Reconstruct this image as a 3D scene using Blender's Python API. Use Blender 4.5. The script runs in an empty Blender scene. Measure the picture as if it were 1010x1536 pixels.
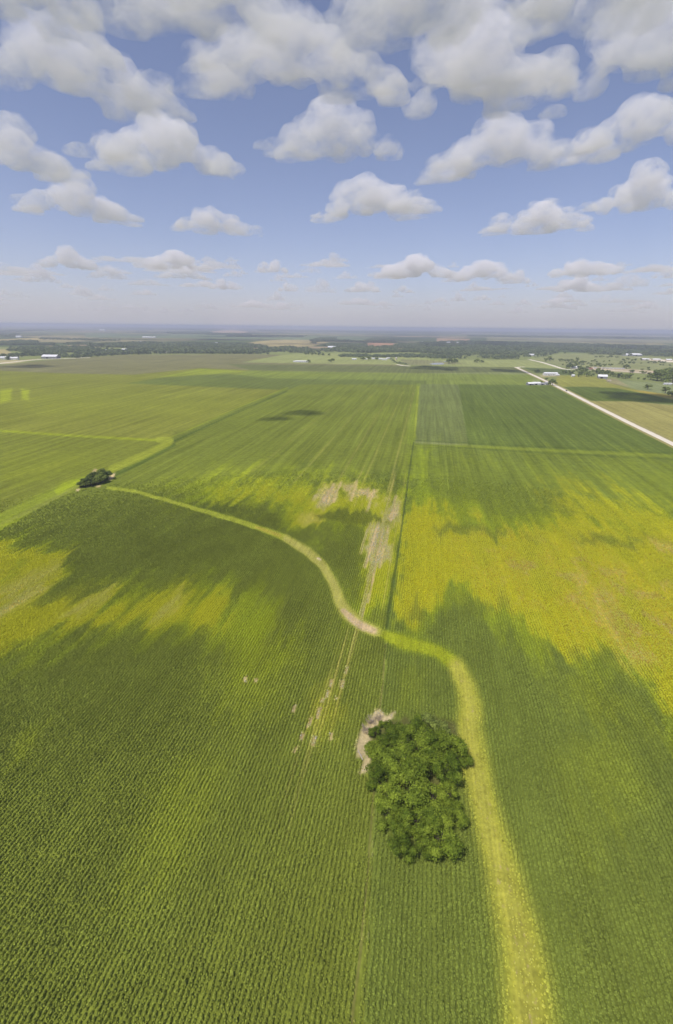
import bpy, bmesh, math, random
import numpy as np
from mathutils import Matrix, Vector

random.seed(7)
rng = np.random.default_rng(11)
scene = bpy.context.scene
COL = scene.collection
R = math.radians

# ------------------------------------------------------------------ camera
CAM_H = 100.0
FPX, CXP, CYP = 680.0, 505.0, 768.0          # focal length and centre, for a 1010 x 1536 frame
PITCH = math.atan(277.5 / FPX)
YAW = R(10.65)                               # crop rows run along +Y; the camera looks a little to their left
ROLL = R(0.624)
h = np.array([-math.sin(YAW), math.cos(YAW), 0.0])
r0 = np.array([math.cos(YAW), math.sin(YAW), 0.0])
zz = np.array([0, 0, 1.0])
Fv = h * math.cos(PITCH) - zz * math.sin(PITCH)
U0 = h * math.sin(PITCH) + zz * math.cos(PITCH)
Rv = r0 * math.cos(ROLL) + U0 * math.sin(ROLL)
Uv = -r0 * math.sin(ROLL) + U0 * math.cos(ROLL)
cam_d = bpy.data.cameras.new("camera")
cam = bpy.data.objects.new("camera", cam_d)
COL.objects.link(cam)
cam_d.sensor_fit = 'HORIZONTAL'
cam_d.sensor_width = 36.0
cam_d.lens = FPX / 1010 * 36
cam_d.clip_start = 1.0
cam_d.clip_end = 300000
M = Matrix.Identity(4)
for i in range(3):
    M[i][0], M[i][1], M[i][2] = Rv[i], Uv[i], -Fv[i]
M[2][3] = CAM_H
cam.matrix_world = M
scene.camera = cam


def project(x, y, z=0.0):
    dx, dy, dz = x, y, z - CAM_H
    f = dx * Fv[0] + dy * Fv[1] + dz * Fv[2]
    u = dx * Rv[0] + dy * Rv[1] + dz * Rv[2]
    v = dx * Uv[0] + dy * Uv[1] + dz * Uv[2]
    f = np.maximum(f, 1e-3)
    return CXP + FPX * u / f, CYP - FPX * v / f


def ray(px, py):
    return Fv + Rv * ((px - CXP) / FPX) + Uv * (-(py - CYP) / FPX)


def gnd(px, py):
    d = ray(px, py)
    t = CAM_H / -d[2]
    return d[0] * t, d[1] * t


def ppm(px, py):                              # photo pixels per metre at that ground point
    x, y = gnd(px, py)
    f = x * Fv[0] + y * Fv[1] - CAM_H * Fv[2]
    return FPX / f


def hor(px):                                  # horizon row at that column
    return 490.5 + (px - 505) * math.tan(ROLL)


def lin(c):
    c = np.array(c, float) / 255
    return np.where(c <= 0.04045, c / 12.92, ((c + 0.055) / 1.055) ** 2.4)


# ------------------------------------------------------------------ helpers
def tag(o, label=None, cat=None, group=None, kind=None):
    if label: o['label'] = label
    if cat: o['category'] = cat
    if group: o['group'] = group
    if kind: o['kind'] = kind
    return o


def mesh_np(name, verts, faces, mat=None):
    me = bpy.data.meshes.new(name)
    verts = np.asarray(verts, np.float32)
    faces = np.asarray(faces, np.int32)
    k = faces.shape[1]
    me.vertices.add(len(verts)); me.vertices.foreach_set('co', verts.ravel())
    me.loops.add(faces.size); me.loops.foreach_set('vertex_index', faces.ravel())
    me.polygons.add(len(faces))
    me.polygons.foreach_set('loop_start', np.arange(0, faces.size, k, dtype=np.int32))
    me.polygons.foreach_set('loop_total', np.full(len(faces), k, np.int32))
    me.update(calc_edges=True)
    if mat: me.materials.append(mat)
    return me


def link(name, me, parent=None, loc=None):
    o = bpy.data.objects.new(name, me)
    COL.objects.link(o)
    if parent: o.parent = parent
    if loc is not None: o.location = loc
    return o


def fattr(me, name, arr, kind='FLOAT'):
    a = me.attributes.new(name, kind, 'POINT')
    if kind == 'FLOAT_COLOR':
        full = np.ones((len(arr), 4), np.float32); full[:, :3] = arr
        a.data.foreach_set('color', full.ravel())
    elif kind == 'FLOAT_VECTOR':
        a.data.foreach_set('vector', np.asarray(arr, np.float32).ravel())
    else:
        a.data.foreach_set('value', np.asarray(arr, np.float32).ravel())


def hash2(ix, iy, seed):
    n = (ix.astype(np.int64) * 374761393 + iy.astype(np.int64) * 668265263 + seed * 1442695041) & 0x7fffffff
    n = ((n ^ (n >> 13)) * 1274126177) & 0x7fffffff
    n = ((n ^ (n >> 16)) * 1911520717) & 0x7fffffff
    return ((n >> 7) & 0xffff) / 65535.0


def vnoise(x, y, seed=0):
    ix, iy = np.floor(x), np.floor(y)
    fx, fy = x - ix, y - iy
    fx = fx * fx * (3 - 2 * fx); fy = fy * fy * (3 - 2 * fy)
    a, b = hash2(ix, iy, seed), hash2(ix + 1, iy, seed)
    c, d = hash2(ix, iy + 1, seed), hash2(ix + 1, iy + 1, seed)
    return (a * (1 - fx) + b * fx) * (1 - fy) + (c * (1 - fx) + d * fx) * fy


def fbm(x, y, seed=0, n=3):
    s, a, t = 0, 1.0, 0
    for k in range(n):
        s = s + a * vnoise(x * 2 ** k + 17.3 * k, y * 2 ** k - 9.1 * k, seed + k); t += a; a *= 0.5
    return s / t


def sdf(px, py, poly):
    P = np.array(poly, float)
    d = np.full(px.shape, 1e18); inside = np.zeros(px.shape, bool)
    for i in range(len(P)):
        ax, ay = P[i]; bx, by = P[(i + 1) % len(P)]
        ex, ey = bx - ax, by - ay
        wx, wy = px - ax, py - ay
        t = np.clip((wx * ex + wy * ey) / (ex * ex + ey * ey + 1e-9), 0, 1)
        d = np.minimum(d, (wx - t * ex) ** 2 + (wy - t * ey) ** 2)
        cond = (ay <= py) != (by <= py)
        with np.errstate(divide='ignore', invalid='ignore'):
            xi = ax + (py - ay) * ex / (ey if ey != 0 else 1e-9)
        inside ^= cond & (px < xi)
    d = np.sqrt(d)
    return np.where(inside, -d, d)


def polymask(px, py, poly, feather):
    P = np.array(poly, float)
    m = np.zeros(px.shape)
    sel = (px > P[:, 0].min() - feather) & (px < P[:, 0].max() + feather) & (py > P[:, 1].min() - feather) & (py < P[:, 1].max() + feather)
    if not sel.any(): return m
    s = sdf(px[sel], py[sel], poly)
    t = np.clip(0.5 - s / (2 * feather), 0, 1)
    m[sel] = t * t * (3 - 2 * t)
    return m


def linemask(px, py, pts, feather=0.4):       # pts: (x, y, half width in photo pixels)
    P = np.array(pts, float)
    best = np.full(px.shape, -1e9)
    mw = P[:, 2].max() * (1 + feather) + 3
    sel = (px > P[:, 0].min() - mw) & (px < P[:, 0].max() + mw) & (py > P[:, 1].min() - mw) & (py < P[:, 1].max() + mw)
    m = np.zeros(px.shape)
    if not sel.any(): return m
    qx, qy = px[sel], py[sel]; b = np.zeros(qx.shape)
    for i in range(len(P) - 1):
        ax, ay, aw = P[i]; bx, by, bw = P[i + 1]
        ex, ey = bx - ax, by - ay
        t = np.clip(((qx - ax) * ex + (qy - ay) * ey) / (ex * ex + ey * ey + 1e-9), 0, 1)
        d = np.hypot(qx - ax - t * ex, qy - ay - t * ey)
        w = aw + (bw - aw) * t
        b = np.maximum(b, np.clip((w * (1 + feather) - d) / (2 * feather * w + 1e-6), 0, 1))
    m[sel] = b * b * (3 - 2 * b)
    return m


# ------------------------------------------------------------------ materials
def new_mat(name):
    m = bpy.data.materials.new(name); m.use_nodes = True
    nt = m.node_tree; b = nt.nodes['Principled BSDF']
    b.inputs['Roughness'].default_value = 0.9
    b.inputs['Specular IOR Level'].default_value = 0.15
    return m, nt, b


def N(nt, t, **kw):
    n = nt.nodes.new(t)
    for k, v in kw.items(): setattr(n, k, v)
    return n


def math_node(nt, op, a, b=None, c=None, clamp=False):
    n = nt.nodes.new('ShaderNodeMath'); n.operation = op; n.use_clamp = clamp
    for i, v in enumerate((a, b, c)):
        if v is None: continue
        if isinstance(v, (int, float)): n.inputs[i].default_value = v
        else: nt.links.new(v, n.inputs[i])
    return n.outputs[0]


def mixcol(nt, fac, a, b, blend='MIX'):
    n = nt.nodes.new('ShaderNodeMix'); n.data_type = 'RGBA'; n.blend_type = blend
    for s, v in ((n.inputs[0], fac), (n.inputs[6], a), (n.inputs[7], b)):
        if isinstance(v, (int, float)): s.default_value = v
        elif isinstance(v, (tuple, list, np.ndarray)): s.default_value = (*v[:3], 1)
        else: nt.links.new(v, s)
    return n.outputs[2]


def noise(nt, vec, scale, detail=2.0, rough=0.55):
    n = N(nt, 'ShaderNodeTexNoise')
    n.inputs['Scale'].default_value = scale; n.inputs['Detail'].default_value = detail
    n.inputs['Roughness'].default_value = rough
    nt.links.new(vec, n.inputs['Vector'])
    return n.outputs['Fac']


def scaled(nt, vec, s):
    n = N(nt, 'ShaderNodeVectorMath', operation='MULTIPLY')
    nt.links.new(vec, n.inputs[0]); n.inputs[1].default_value = s
    return n.outputs[0]


def plain(name, rgb, rough=0.8, var=0.12, scale=0.6, metallic=0.0):
    m, nt, b = new_mat(name)
    tc = N(nt, 'ShaderNodeTexCoord')
    n = noise(nt, tc.outputs['Object'], scale, 4)
    f = math_node(nt, 'MULTIPLY_ADD', n, 2 * var, 1 - var)
    c = mixcol(nt, 1.0, tuple(rgb), (1, 1, 1), 'MULTIPLY')
    mx = c.node; cb = N(nt, 'ShaderNodeCombineColor')
    for i in range(3): nt.links.new(f, cb.inputs[i])
    nt.links.new(cb.outputs[0], mx.inputs[7])
    nt.links.new(c, b.inputs['Base Color'])
    b.inputs['Roughness'].default_value = rough; b.inputs['Metallic'].default_value = metallic
    return m


SOIL = lin((178, 157, 112))


def ground_material():
    m, nt, b = new_mat('field_ground')
    L = nt.links.new
    geo = N(nt, 'ShaderNodeNewGeometry'); pos = geo.outputs['Position']
    col = N(nt, 'ShaderNodeAttribute', attribute_name='col').outputs['Color']
    row = N(nt, 'ShaderNodeAttribute', attribute_name='rowamp').outputs['Fac']
    spk = N(nt, 'ShaderNodeAttribute', attribute_name='speckle').outputs['Fac']
    # fine foliage grain, leaf clumps, and long drill-pass streaks along the rows
    n1 = noise(nt, pos, 1.1, 3, 0.65)
    n2 = noise(nt, pos, 0.22, 3, 0.6)
    n3 = noise(nt, scaled(nt, pos, (0.55, 0.012, 1)), 1.0, 3, 0.6)
    n4 = noise(nt, scaled(nt, pos, (0.17, 0.0035, 1)), 1.0, 2, 0.5)
    n5 = noise(nt, pos, 0.012, 4, 0.55)
    sx = N(nt, 'ShaderNodeSeparateXYZ'); L(pos, sx.inputs[0])
    wob = math_node(nt, 'MULTIPLY_ADD', n2, 0.5, sx.outputs[0])
    st = math_node(nt, 'SINE', math_node(nt, 'MULTIPLY', wob, 2 * math.pi / 0.9))
    st = math_node(nt, 'MULTIPLY', st, row)
    v = math_node(nt, 'MULTIPLY_ADD', n1, 1.1, 0.45)
    v = math_node(nt, 'MULTIPLY', v, math_node(nt, 'MULTIPLY_ADD', n2, 0.7, 0.65))
    sA = math_node(nt, 'MULTIPLY_ADD', math_node(nt, 'SUBTRACT', n3, 0.5), 0.75, 1.0)
    sB = math_node(nt, 'MULTIPLY_ADD', math_node(nt, 'SUBTRACT', n4, 0.5), 0.75, 1.0)
    sC = math_node(nt, 'MULTIPLY_ADD', math_node(nt, 'SUBTRACT', n5, 0.5), 0.5, 1.0)
    v = math_node(nt, 'MULTIPLY', v, math_node(nt, 'MULTIPLY', sA, math_node(nt, 'MULTIPLY', sB, sC)))
    v = math_node(nt, 'MULTIPLY', v, math_node(nt, 'MULTIPLY_ADD', st, 0.28, 1.0))
    cb = N(nt, 'ShaderNodeCombineColor')
    for i in range(3): L(v, cb.inputs[i])
    c = mixcol(nt, 1.0, col, cb.outputs[0], 'MULTIPLY')
    # yellower streaks where the stand is thin
    ys = math_node(nt, 'MULTIPLY', math_node(nt, 'SUBTRACT', n3, 0.52), 3.0, clamp=True)
    ys = math_node(nt, 'MULTIPLY', ys, math_node(nt, 'MULTIPLY', row, 0.55))
    c = mixcol(nt, ys, c, mixcol(nt, 1.0, c, (1.6, 1.28, 0.75), 'MULTIPLY'))
    # bare soil speckle
    sp = noise(nt, scaled(nt, pos, (1.0, 0.45, 1)), 0.9, 4, 0.7)
    sp = math_node(nt, 'MULTIPLY', math_node(nt, 'SUBTRACT', sp, math_node(nt, 'MULTIPLY_ADD', spk, -0.45, 0.78)), 9.0, clamp=True)
    sv = noise(nt, pos, 2.3, 3, 0.7)
    soil = mixcol(nt, sv, tuple(SOIL * 0.72), tuple(SOIL * 1.2))
    c = mixcol(nt, sp, c, soil)
    L(c, b.inputs['Base Color'])
    b.inputs['Roughness'].default_value = 1.0
    b.inputs['Specular IOR Level'].default_value = 0.0
    return m


def leaf_material(name, rgb, rgb2, inst=False, transl=0.38):
    m, nt, b = new_mat(name)
    L = nt.links.new
    geo = N(nt, 'ShaderNodeNewGeometry')
    oi = N(nt, 'ShaderNodeObjectInfo')
    rnd = geo.outputs['Random Per Island']
    if inst:
        base = N(nt, 'ShaderNodeAttribute', attribute_name='col', attribute_type='INSTANCER').outputs['Color']
        f = math_node(nt, 'MULTIPLY_ADD', rnd, 0.5, 0.75)
    else:
        tc = N(nt, 'ShaderNodeTexCoord')
        n = noise(nt, tc.outputs['Object'], 3.2, 2)
        t = math_node(nt, 'MULTIPLY_ADD', n, 2.2, -0.85)
        t = math_node(nt, 'ADD', t, math_node(nt, 'MULTIPLY_ADD', oi.outputs['Random'], 0.7, -0.2), clamp=True)
        base = mixcol(nt, t, tuple(rgb), tuple(rgb2))
        f = math_node(nt, 'MULTIPLY_ADD', rnd, 0.7, 0.65)
    cb = N(nt, 'ShaderNodeCombineColor')
    for i in range(3): L(f, cb.inputs[i])
    c = mixcol(nt, 1.0, base, cb.outputs[0], 'MULTIPLY')
    L(c, b.inputs['Base Color'])
    b.inputs['Roughness'].default_value = 0.75
    b.inputs['Specular IOR Level'].default_value = 0.1
    if transl:
        tr = N(nt, 'ShaderNodeBsdfTranslucent'); L(c, tr.inputs['Color'])
        mx = N(nt, 'ShaderNodeMixShader'); mx.inputs[0].default_value = transl
        L(b.outputs[0], mx.inputs[1]); L(tr.outputs[0], mx.inputs[2])
        L(mx.outputs[0], nt.nodes['Material Output'].inputs['Surface'])
    return m


M_GROUND = ground_material()
M_CROP = leaf_material('crop_leaf', (0, 0, 0), (0, 0, 0), inst=True, transl=0.2)
M_TREE = leaf_material('tree_leaf', (0.12, 0.18, 0.018), (0.37, 0.46, 0.05))
M_TREE_DARK = leaf_material('tree_leaf_dark', (0.12, 0.165, 0.045), (0.32, 0.38, 0.08))
M_WOOD = leaf_material('woodland_leaf', (0.14, 0.185, 0.085), (0.30, 0.35, 0.16))
M_DRY = plain('dry_twig', (0.40, 0.33, 0.24), 0.9, 0.3, 2)
M_BARK = plain('bark', (0.10, 0.08, 0.06), 0.95, 0.3, 3)
M_LOG = plain('bleached_log', (0.42, 0.37, 0.30), 0.9, 0.2, 3)
M_ROAD = plain('pale_gravel', (0.74, 0.67, 0.53), 0.95, 0.18, 0.25)
M_VERGE = plain('verge_grass', (0.17, 0.19, 0.06), 0.95, 0.3, 0.2)
M_WHITE = plain('white_metal_roof', (0.82, 0.82, 0.82), 0.5, 0.05, 0.3)
M_WALLW = plain('white_siding', (0.70, 0.69, 0.66), 0.7, 0.08, 0.4)
M_WALLC = plain('cream_siding', (0.62, 0.54, 0.42), 0.7, 0.08, 0.4)
M_WALLG = plain('grey_siding', (0.28, 0.28, 0.29), 0.7, 0.08, 0.4)
M_DARK = plain('dark_opening', (0.03, 0.03, 0.035), 0.6, 0.1)
M_REDR = plain('rusty_roof', (0.32, 0.13, 0.09), 0.7, 0.2, 0.4)
M_GREYR = plain('grey_roof', (0.34, 0.34, 0.36), 0.6, 0.1, 0.4)
M_GLASS = plain('window_glass', (0.05, 0.06, 0.08), 0.15, 0.1)
M_TYRE = plain('tyre_rubber', (0.02, 0.02, 0.02), 0.9, 0.1)
M_PAINT = plain('grey_car_paint', (0.12, 0.13, 0.14), 0.35, 0.05)

# ------------------------------------------------------------------ the land, traced to the ground plane
YEL = lin((166, 161, 30)); YGR = lin((136, 146, 38))
GREEN = lin((112, 122, 46)); GREEN2 = lin((106, 118, 48))
DKG = lin((78, 92, 40))

az = np.concatenate([np.arange(-64, -42, 0.5), np.arange(-42, 42.001, 0.12), np.arange(42.5, 64.1, 0.5)])
el = np.concatenate([np.arange(0.11, 2.6, 0.022), np.arange(2.6, 9, 0.05), np.arange(9, 76, 0.12)])
AZ, EL = np.meshgrid(np.radians(az) - YAW, np.radians(el))
D = CAM_H / np.tan(EL)
GX, GY = (D * np.sin(AZ)).ravel(), (D * np.cos(AZ)).ravel()


TRACKS = []
for px_, py_, q0, q1, wd_, st_ in ((582, 757, 1010, 700, .6, .75), (574, 790, 930, 740, .5, .6), (565, 820, 960, 745, .6, .75), (556, 860, 1000, 700, .5, .5), (534, 726, 762, 690, .5, .6), (500, 1025, 1142, 905, .45, .55), (514, 1025, 1120, 890, .45, .5),
                                   (472, 1105, 1300, 985, .4, .45), (456, 1105, 1300, 1000, .4, .4), (484, 1050, 1250, 960, .4, .4), (588, 830, 940, 700, .4, .4), (520, 700, 730, 585, .8, .35), (560, 690, 760, 585, .8, .3), (480, 680, 740, 585, .8, .3), (592, 700, 760, 580, .7, .4), (400, 690, 720, 590, .8, .25)):
    a_, b_ = gnd(px_, py_)
    yy0 = gnd(px_, q0)[1]; yy1 = gnd(px_, q1)[1]
    TRACKS.append((a_, b_, yy0, yy1, wd_, st_))


def land_colour(x, y):
    """crop colour, row strength and soil speckle of the land at world points (x, y)"""
    n = x.size
    px, py = project(x, y)
    d = np.hypot(x, y)
    # patch edges run out in fingers along the rows
    far = np.clip(d / 250, 0.25, 2.2)
    j = (fbm(x / 6, y / 90, 3, 3) - 0.5) * 30 * far + (vnoise(x / 1.6, y / 40, 9) - 0.5) * 7 * far
    k = (fbm(x / 30, y / 22, 5, 3) - 0.5) * 16 * far
    jx, jy = project(x + k * 0.25, y + j + k)
    sx, sy = project(x + (fbm(x / 12, y / 12, 31, 2) - 0.5) * 1.5, y + (fbm(x / 9, y / 9, 33, 2) - 0.5) * 2)
    col = np.zeros((n, 3)); row = np.zeros(n); spk = np.zeros(n)

    def paint(m, c, ra=None, sp=None):
        nonlocal col, row, spk
        col = col * (1 - m[:, None]) + np.asarray(c)[None, :] * m[:, None]
        if ra is not None: row = row * (1 - m) + ra * m
        if sp is not None: spk = spk * (1 - m) + sp * m

    def P(poly, c, feather=0.8, ra=None, sp=None, jit=False, s=1.0):
        a, b = (jx, jy) if jit else (px, py)
        paint(polymask(a, b, poly, feather) * s, c, ra, sp)

    def LN(pts, c, ra=None, sp=None, s=1.0, feather=0.35, wob=False):
        a, b = (sx, sy) if wob else (px, py)
        paint(linemask(a, b, pts, feather) * s, c, ra, sp)

    # --- far countryside: a patchwork of section fields, pasture and scrub
    ang = R(14)
    rx, ry = x * math.cos(ang) - y * math.sin(ang), x * math.sin(ang) + y * math.cos(ang)
    wv = (fbm(x / 1500, y / 1500, 40, 2) - 0.5) * 300
    cy = np.floor((ry + wv) / 620); off = hash2(cy, cy * 0 + 3, 21) * 900
    cx = np.floor((rx + off) / 900)
    hsh = hash2(cx, cy, 22)
    pal = np.array([lin(c) for c in ((112, 120, 72), (122, 126, 84), (96, 110, 62), (148, 140, 98), (84, 98, 56), (104, 118, 70), (134, 128, 90), (70, 84, 50), (158, 140, 108), (92, 106, 66))])
    col = pal[np.minimum((hsh * len(pal)).astype(int), len(pal) - 1)].copy()
    sc = fbm(x / 260, y / 120, 44, 3)
    m = np.clip((sc - 0.56) * 12, 0, 1)
    paint(m * (d > 1600), lin((66, 78, 50)))
    # --- named ground between the creek woods and the fields
    MEADOW = lin((146, 152, 92)); OLIVE = lin((122, 120, 80))
    P([(-200, 519), (130, 521), (250, 519), (380, 523), (480, 526), (620, 527), (800, 528), (1210, 535), (1210, 720), (-200, 720)], lin((128, 136, 80)), 1)
    P([(385, 512), (470, 505), (520, 507), (470, 519), (380, 520), (360, 516)], lin((172, 158, 106)), 1)
    P([(545, 516), (560, 513), (592, 515), (588, 519), (552, 519)], lin((176, 136, 104)), 0.6)
    P([(0, 509), (60, 506), (64, 510), (0, 514)], lin((170, 156, 104)), 0.6)
    P([(318, 497), (345, 495), (372, 497), (366, 500), (322, 500)], lin((190, 164, 130)), 0.6)
    P([(656, 507), (705, 508), (704, 514), (655, 512)], lin((166, 140, 108)), 0.6)
    P([(128, 500), (320, 502), (560, 506), (540, 511), (330, 508), (240, 507), (128, 506)], lin((112, 126, 88)), 0.8)
    P([(730, 506), (1010, 510), (1010, 515), (730, 511)], lin((140, 138, 98)), 0.8)
    # grey-olive field on the far left, yellow-green fields before it
    P([(-200, 556), (0, 548), (60, 541), (130, 536), (190, 532), (370, 531), (425, 532), (365, 543), (600, 546), (640, 562), (240, 570), (-200, 590)], OLIVE, 0.7, 0.1)
    P([(365, 543.5), (425, 532), (500, 530), (600, 530), (652, 540), (800, 540), (845, 553), (784, 551), (775, 551), (720, 550), (660, 548), (600, 547), (470, 545.5)], MEADOW, 0.6, 0.0)
    P([(600, 539), (640, 540), (700, 545), (640, 548), (610, 547)], lin((134, 134, 92)), 0.8)
    P([(-200, 552), (0, 556), (100, 560), (200, 562), (300, 552), (375, 555), (640, 563), (640, 580), (455, 578), (250, 668), (240, 662), (-200, 640)], lin((124, 128, 50)), 0.6, 0.3)
    P([(340, 546), (620, 549), (780, 551), (800, 557), (640, 560), (375, 555)], lin((106, 112, 66)), 0.8, 0.1)
    P([(300, 553), (235, 566), (300, 562), (375, 557)], lin((136, 146, 48)), 0.8, 0.2)
    P([(375, 555.5), (640, 560), (800, 562), (800, 578), (628, 576), (455, 574), (340, 566)], lin((120, 132, 58)), 0.8, 0.2)
    P([(235, 567), (340, 560), (400, 567), (640, 571), (640, 578), (450, 580), (428, 585), (190, 575)], lin((103, 114, 52)), 1.0, 0.3)
    P([(200, 566), (236, 564), (380, 557), (520, 562), (470, 565), (330, 561)], lin((128, 140, 54)), 0.8, 0.2, s=0.6)
    P([(-100, 645), (0, 646), (240, 660), (255, 664), (168, 703), (105, 732), (0, 785), (-300, 930)], lin((117, 124, 46)), 0.6, 0.4)
    # main middle field
    P([(428, 585), (455, 576.5), (640, 577), (628, 578), (620, 664), (599, 820), (579, 955), (566, 1142), (545, 1560), (-600, 1560), (-600, 1090), (0, 792), (110, 735), (168, 708), (252, 666)], GREEN, 0.6, 0.5)
    # right of the fence line
    P([(629, 576), (690, 577), (707, 666), (621, 662)], lin((110, 120, 65)), 0.6, 0.1)
    P([(688, 576), (832, 578), (1020, 669), (1100, 710), (1030, 688), (703, 668)], lin((96, 110, 48)), 1.2, 0.3)
    P([(621, 665), (1010, 686), (1500, 714), (1700, 1560), (545, 1560), (566, 1142), (579, 955), (599, 820)], GREEN2, 0.6, 0.45)
    # right of the gravel road
    P([(784, 551), (850, 554), (866, 562), (836, 562), (806, 559)], lin((92, 104, 58)), 0.6, 0.2)
    P([(832, 576), (836, 563), (880, 563), (905, 567), (1010, 590), (1010, 600), (880, 580), (850, 582)], lin((142, 142, 66)), 0.8, 0.0)
    P([(846, 580), (880, 580), (925, 582), (965, 590), (1020, 602), (1100, 612), (1100, 625), (1010, 606), (880, 601)], lin((92, 106, 44)), 0.8, 0.3)
    P([(884, 601.5), (950, 602), (1010, 608), (1300, 630), (1300, 800), (1010, 663), (940, 630)], lin((150, 144, 82)), 0.8, 0.0)
    P([(905, 567), (1010, 577), (1010, 592), (960, 586), (915, 574)], lin((130, 138, 92)), 1.0)
    P([(904, 566), (925, 568), (945, 580), (915, 575)], lin((150, 138, 100)), 1.0, s=0.7)
    P([(965, 586), (1010, 594), (1010, 598), (950, 586)], lin((170, 150, 64)), 1.0, s=0.8)
    P([(798, 538), (845, 531), (930, 532), (1010, 538), (1100, 545), (1100, 570), (930, 556), (850, 551)], lin((138, 142, 92)), 1.0)
    P([(880, 551.5), (890, 550), (1000, 557.5), (1000, 562), (885, 555)], lin((188, 172, 140)), 0.8)
    P([(965, 539), (985, 537.5), (998, 540), (1012, 541), (1012, 543.5), (985, 542)], lin((226, 214, 190)), 0.7)
    P([(810, 562), (836, 561), (842, 564), (812, 566)], lin((176, 164, 120)), 0.8, s=0.7)
    P([(0, 540), (36, 540), (60, 538), (20, 545), (0, 546)], lin((180, 168, 122)), 0.8)
    P([(-60, 522), (8, 524), (30, 536), (-60, 544)], lin((168, 156, 106)), 1.2)
    P([(200, 523), (245, 524), (250, 528.5), (205, 529)], lin((152, 154, 98)), 0.8)
    P([(640, 526.5), (674, 527), (700, 531), (650, 531)], lin((152, 150, 96)), 0.8)
    # strips between fields
    LN([(-60, 643, 1.6), (0, 646, 1.6), (120, 654, 1.6), (240, 660.5, 1.6)], YGR * 1.05, 0.0, feather=0.5)
    LN([(255, 662, 5), (300, 641, 4), (360, 614, 3.2), (430, 584, 2.4)], lin((106, 118, 48)), 0.1, s=0.8)
    LN([(262, 661, 1.4), (300, 644, 1.2), (360, 617, 1.0), (430, 587, 0.8)], lin((60, 78, 32)), s=0.6)
    LN([(248, 660, 1.2), (300, 637, 1.0), (360, 610, 0.8), (432, 581, 0.8)], YGR, s=0.6)
    LN([(238, 660, 4), (254, 661, 6), (250, 667, 6), (215, 684, 6), (168, 704, 6)], lin((146, 154, 52)), 0.1, 0.1, wob=True)
    LN([(262, 667, 2), (215, 692, 3), (172, 712, 3.5)], lin((74, 92, 38)), 0.1, s=0.7)
    LN([(140, 714, 4.5), (105, 730, 8), (60, 751, 10), (0, 783, 12), (-120, 850, 16)], lin((130, 142, 44)), 0.2, 0.15, s=0.85, wob=True)
    LN([(128, 718, 4), (100, 728, 5), (88, 737, 5)], lin((150, 164, 40)), 0.1, s=0.8, wob=True)
    LN([(618, 662, 1.2), (622, 668, 1.3), (700, 669, 1.7), (820, 675, 2.0), (1010, 684, 2.2), (1300, 700, 4)], lin((124, 136, 46)), 0.1, feather=0.5, s=0.8)
    LN([(625, 667, 1), (820, 679.5, 1.2), (1010, 689, 1.4)], DKG, s=0.5)
    LN([(622, 661, 1), (820, 670.5, 1.2), (1010, 679.5, 1.4)], DKG, s=0.45)
    LN([(628, 577, 2.5), (623, 610, 4.2), (617, 662, 6)], lin((122, 136, 46)), 0.2, s=0.75)
    LN([(628, 580, 0.9), (622, 655, 1.6)], lin((150, 160, 50)), 0.2, s=0.7)
    LN([(580, 950, 1.0), (577, 1000, 1.1), (571, 1060, 1.2), (565, 1142, 1.4), (552, 1300, 1.8), (530, 1560, 2.4)], lin((122, 118, 66)), 0.1, 0.3, s=0.6, wob=True)

    # --- yellowed, drowned-out crop
    nz = 0.6 * fbm(x / 4.5, y / 65, 52, 4) + 0.4 * fbm(x / 9, y / 16, 54, 3); nf = fbm(x / 1.6, y / 6, 57, 2)

    def Y(poly, s, feather, c=YEL, sp=0.15):
        m = polymask(jx, jy, poly, feather * 2.8)
        m = np.clip(m + ((nz - 0.5) * 1.5 + (nf - 0.5) * 0.6) * np.minimum(1, 4 * m * (1 - m) + 0.45 * (m > 0)), 0, 1)
        paint(m * m * (3 - 2 * m) * s, c, None, sp)
    # left-hand upper fields
    for q in ([(0, 585), (18, 583), (16, 600), (0, 605)], [(32, 583), (44, 585), (42, 600), (33, 598)]):
        P(q, lin((158, 168, 42)), 3, None, 0.0, False, 0.8)
    Y([(0, 590), (200, 575), (380, 600), (300, 625), (0, 625)], 0.25, 12, YGR, 0.0)
    Y([(0, 690), (80, 680), (160, 690), (110, 715), (0, 730)], 0.35, 12, YGR, 0.0)
    Y([(190, 735), (300, 710), (420, 700), (470, 715), (330, 745), (240, 745)], 0.45, 14, YGR, 0.0)
    # middle band
    Y([(270, 742), (330, 722), (430, 722), (540, 720), (604, 742), (604, 785), (590, 905), (560, 940), (530, 935), (535, 860), (520, 800), (440, 795), (400, 780), (420, 760), (330, 755)], 0.75, 14, lin((144, 158, 36)), 0.0)
    Y([(325, 737), (375, 725), (430, 732), (480, 726), (545, 730), (603, 748), (605, 775), (598, 845), (586, 890), (560, 915), (549, 895), (543, 850), (545, 805), (520, 775), (470, 790), (440, 786), (430, 770), (470, 763), (400, 748), (330, 747)], 0.7, 9, lin((162, 164, 34)))
    Y([(455, 772), (475, 768), (480, 785), (455, 788)], 0.7, 5, lin((196, 176, 76)), 0.3)
    for q, f in (([(486, 733), (508, 728), (505, 748), (486, 750)], 6), ([(521, 726), (533, 726), (524, 752), (517, 750)], 3), ([(548, 738), (565, 740), (560, 758), (545, 755)], 5),
                 ([(580, 752), (602, 756), (600, 792), (582, 785)], 6), ([(560, 792), (580, 776), (574, 838), (550, 842), (546, 820)], 5), ([(584, 752), (600, 756), (598, 785), (584, 782)], 4), ([(536, 738), (552, 740), (548, 752), (534, 750)], 4), ([(575, 825), (588, 828), (585, 850), (572, 850)], 4),
                 ([(558, 835), (566, 835), (556, 870), (551, 868)], 3)):
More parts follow.
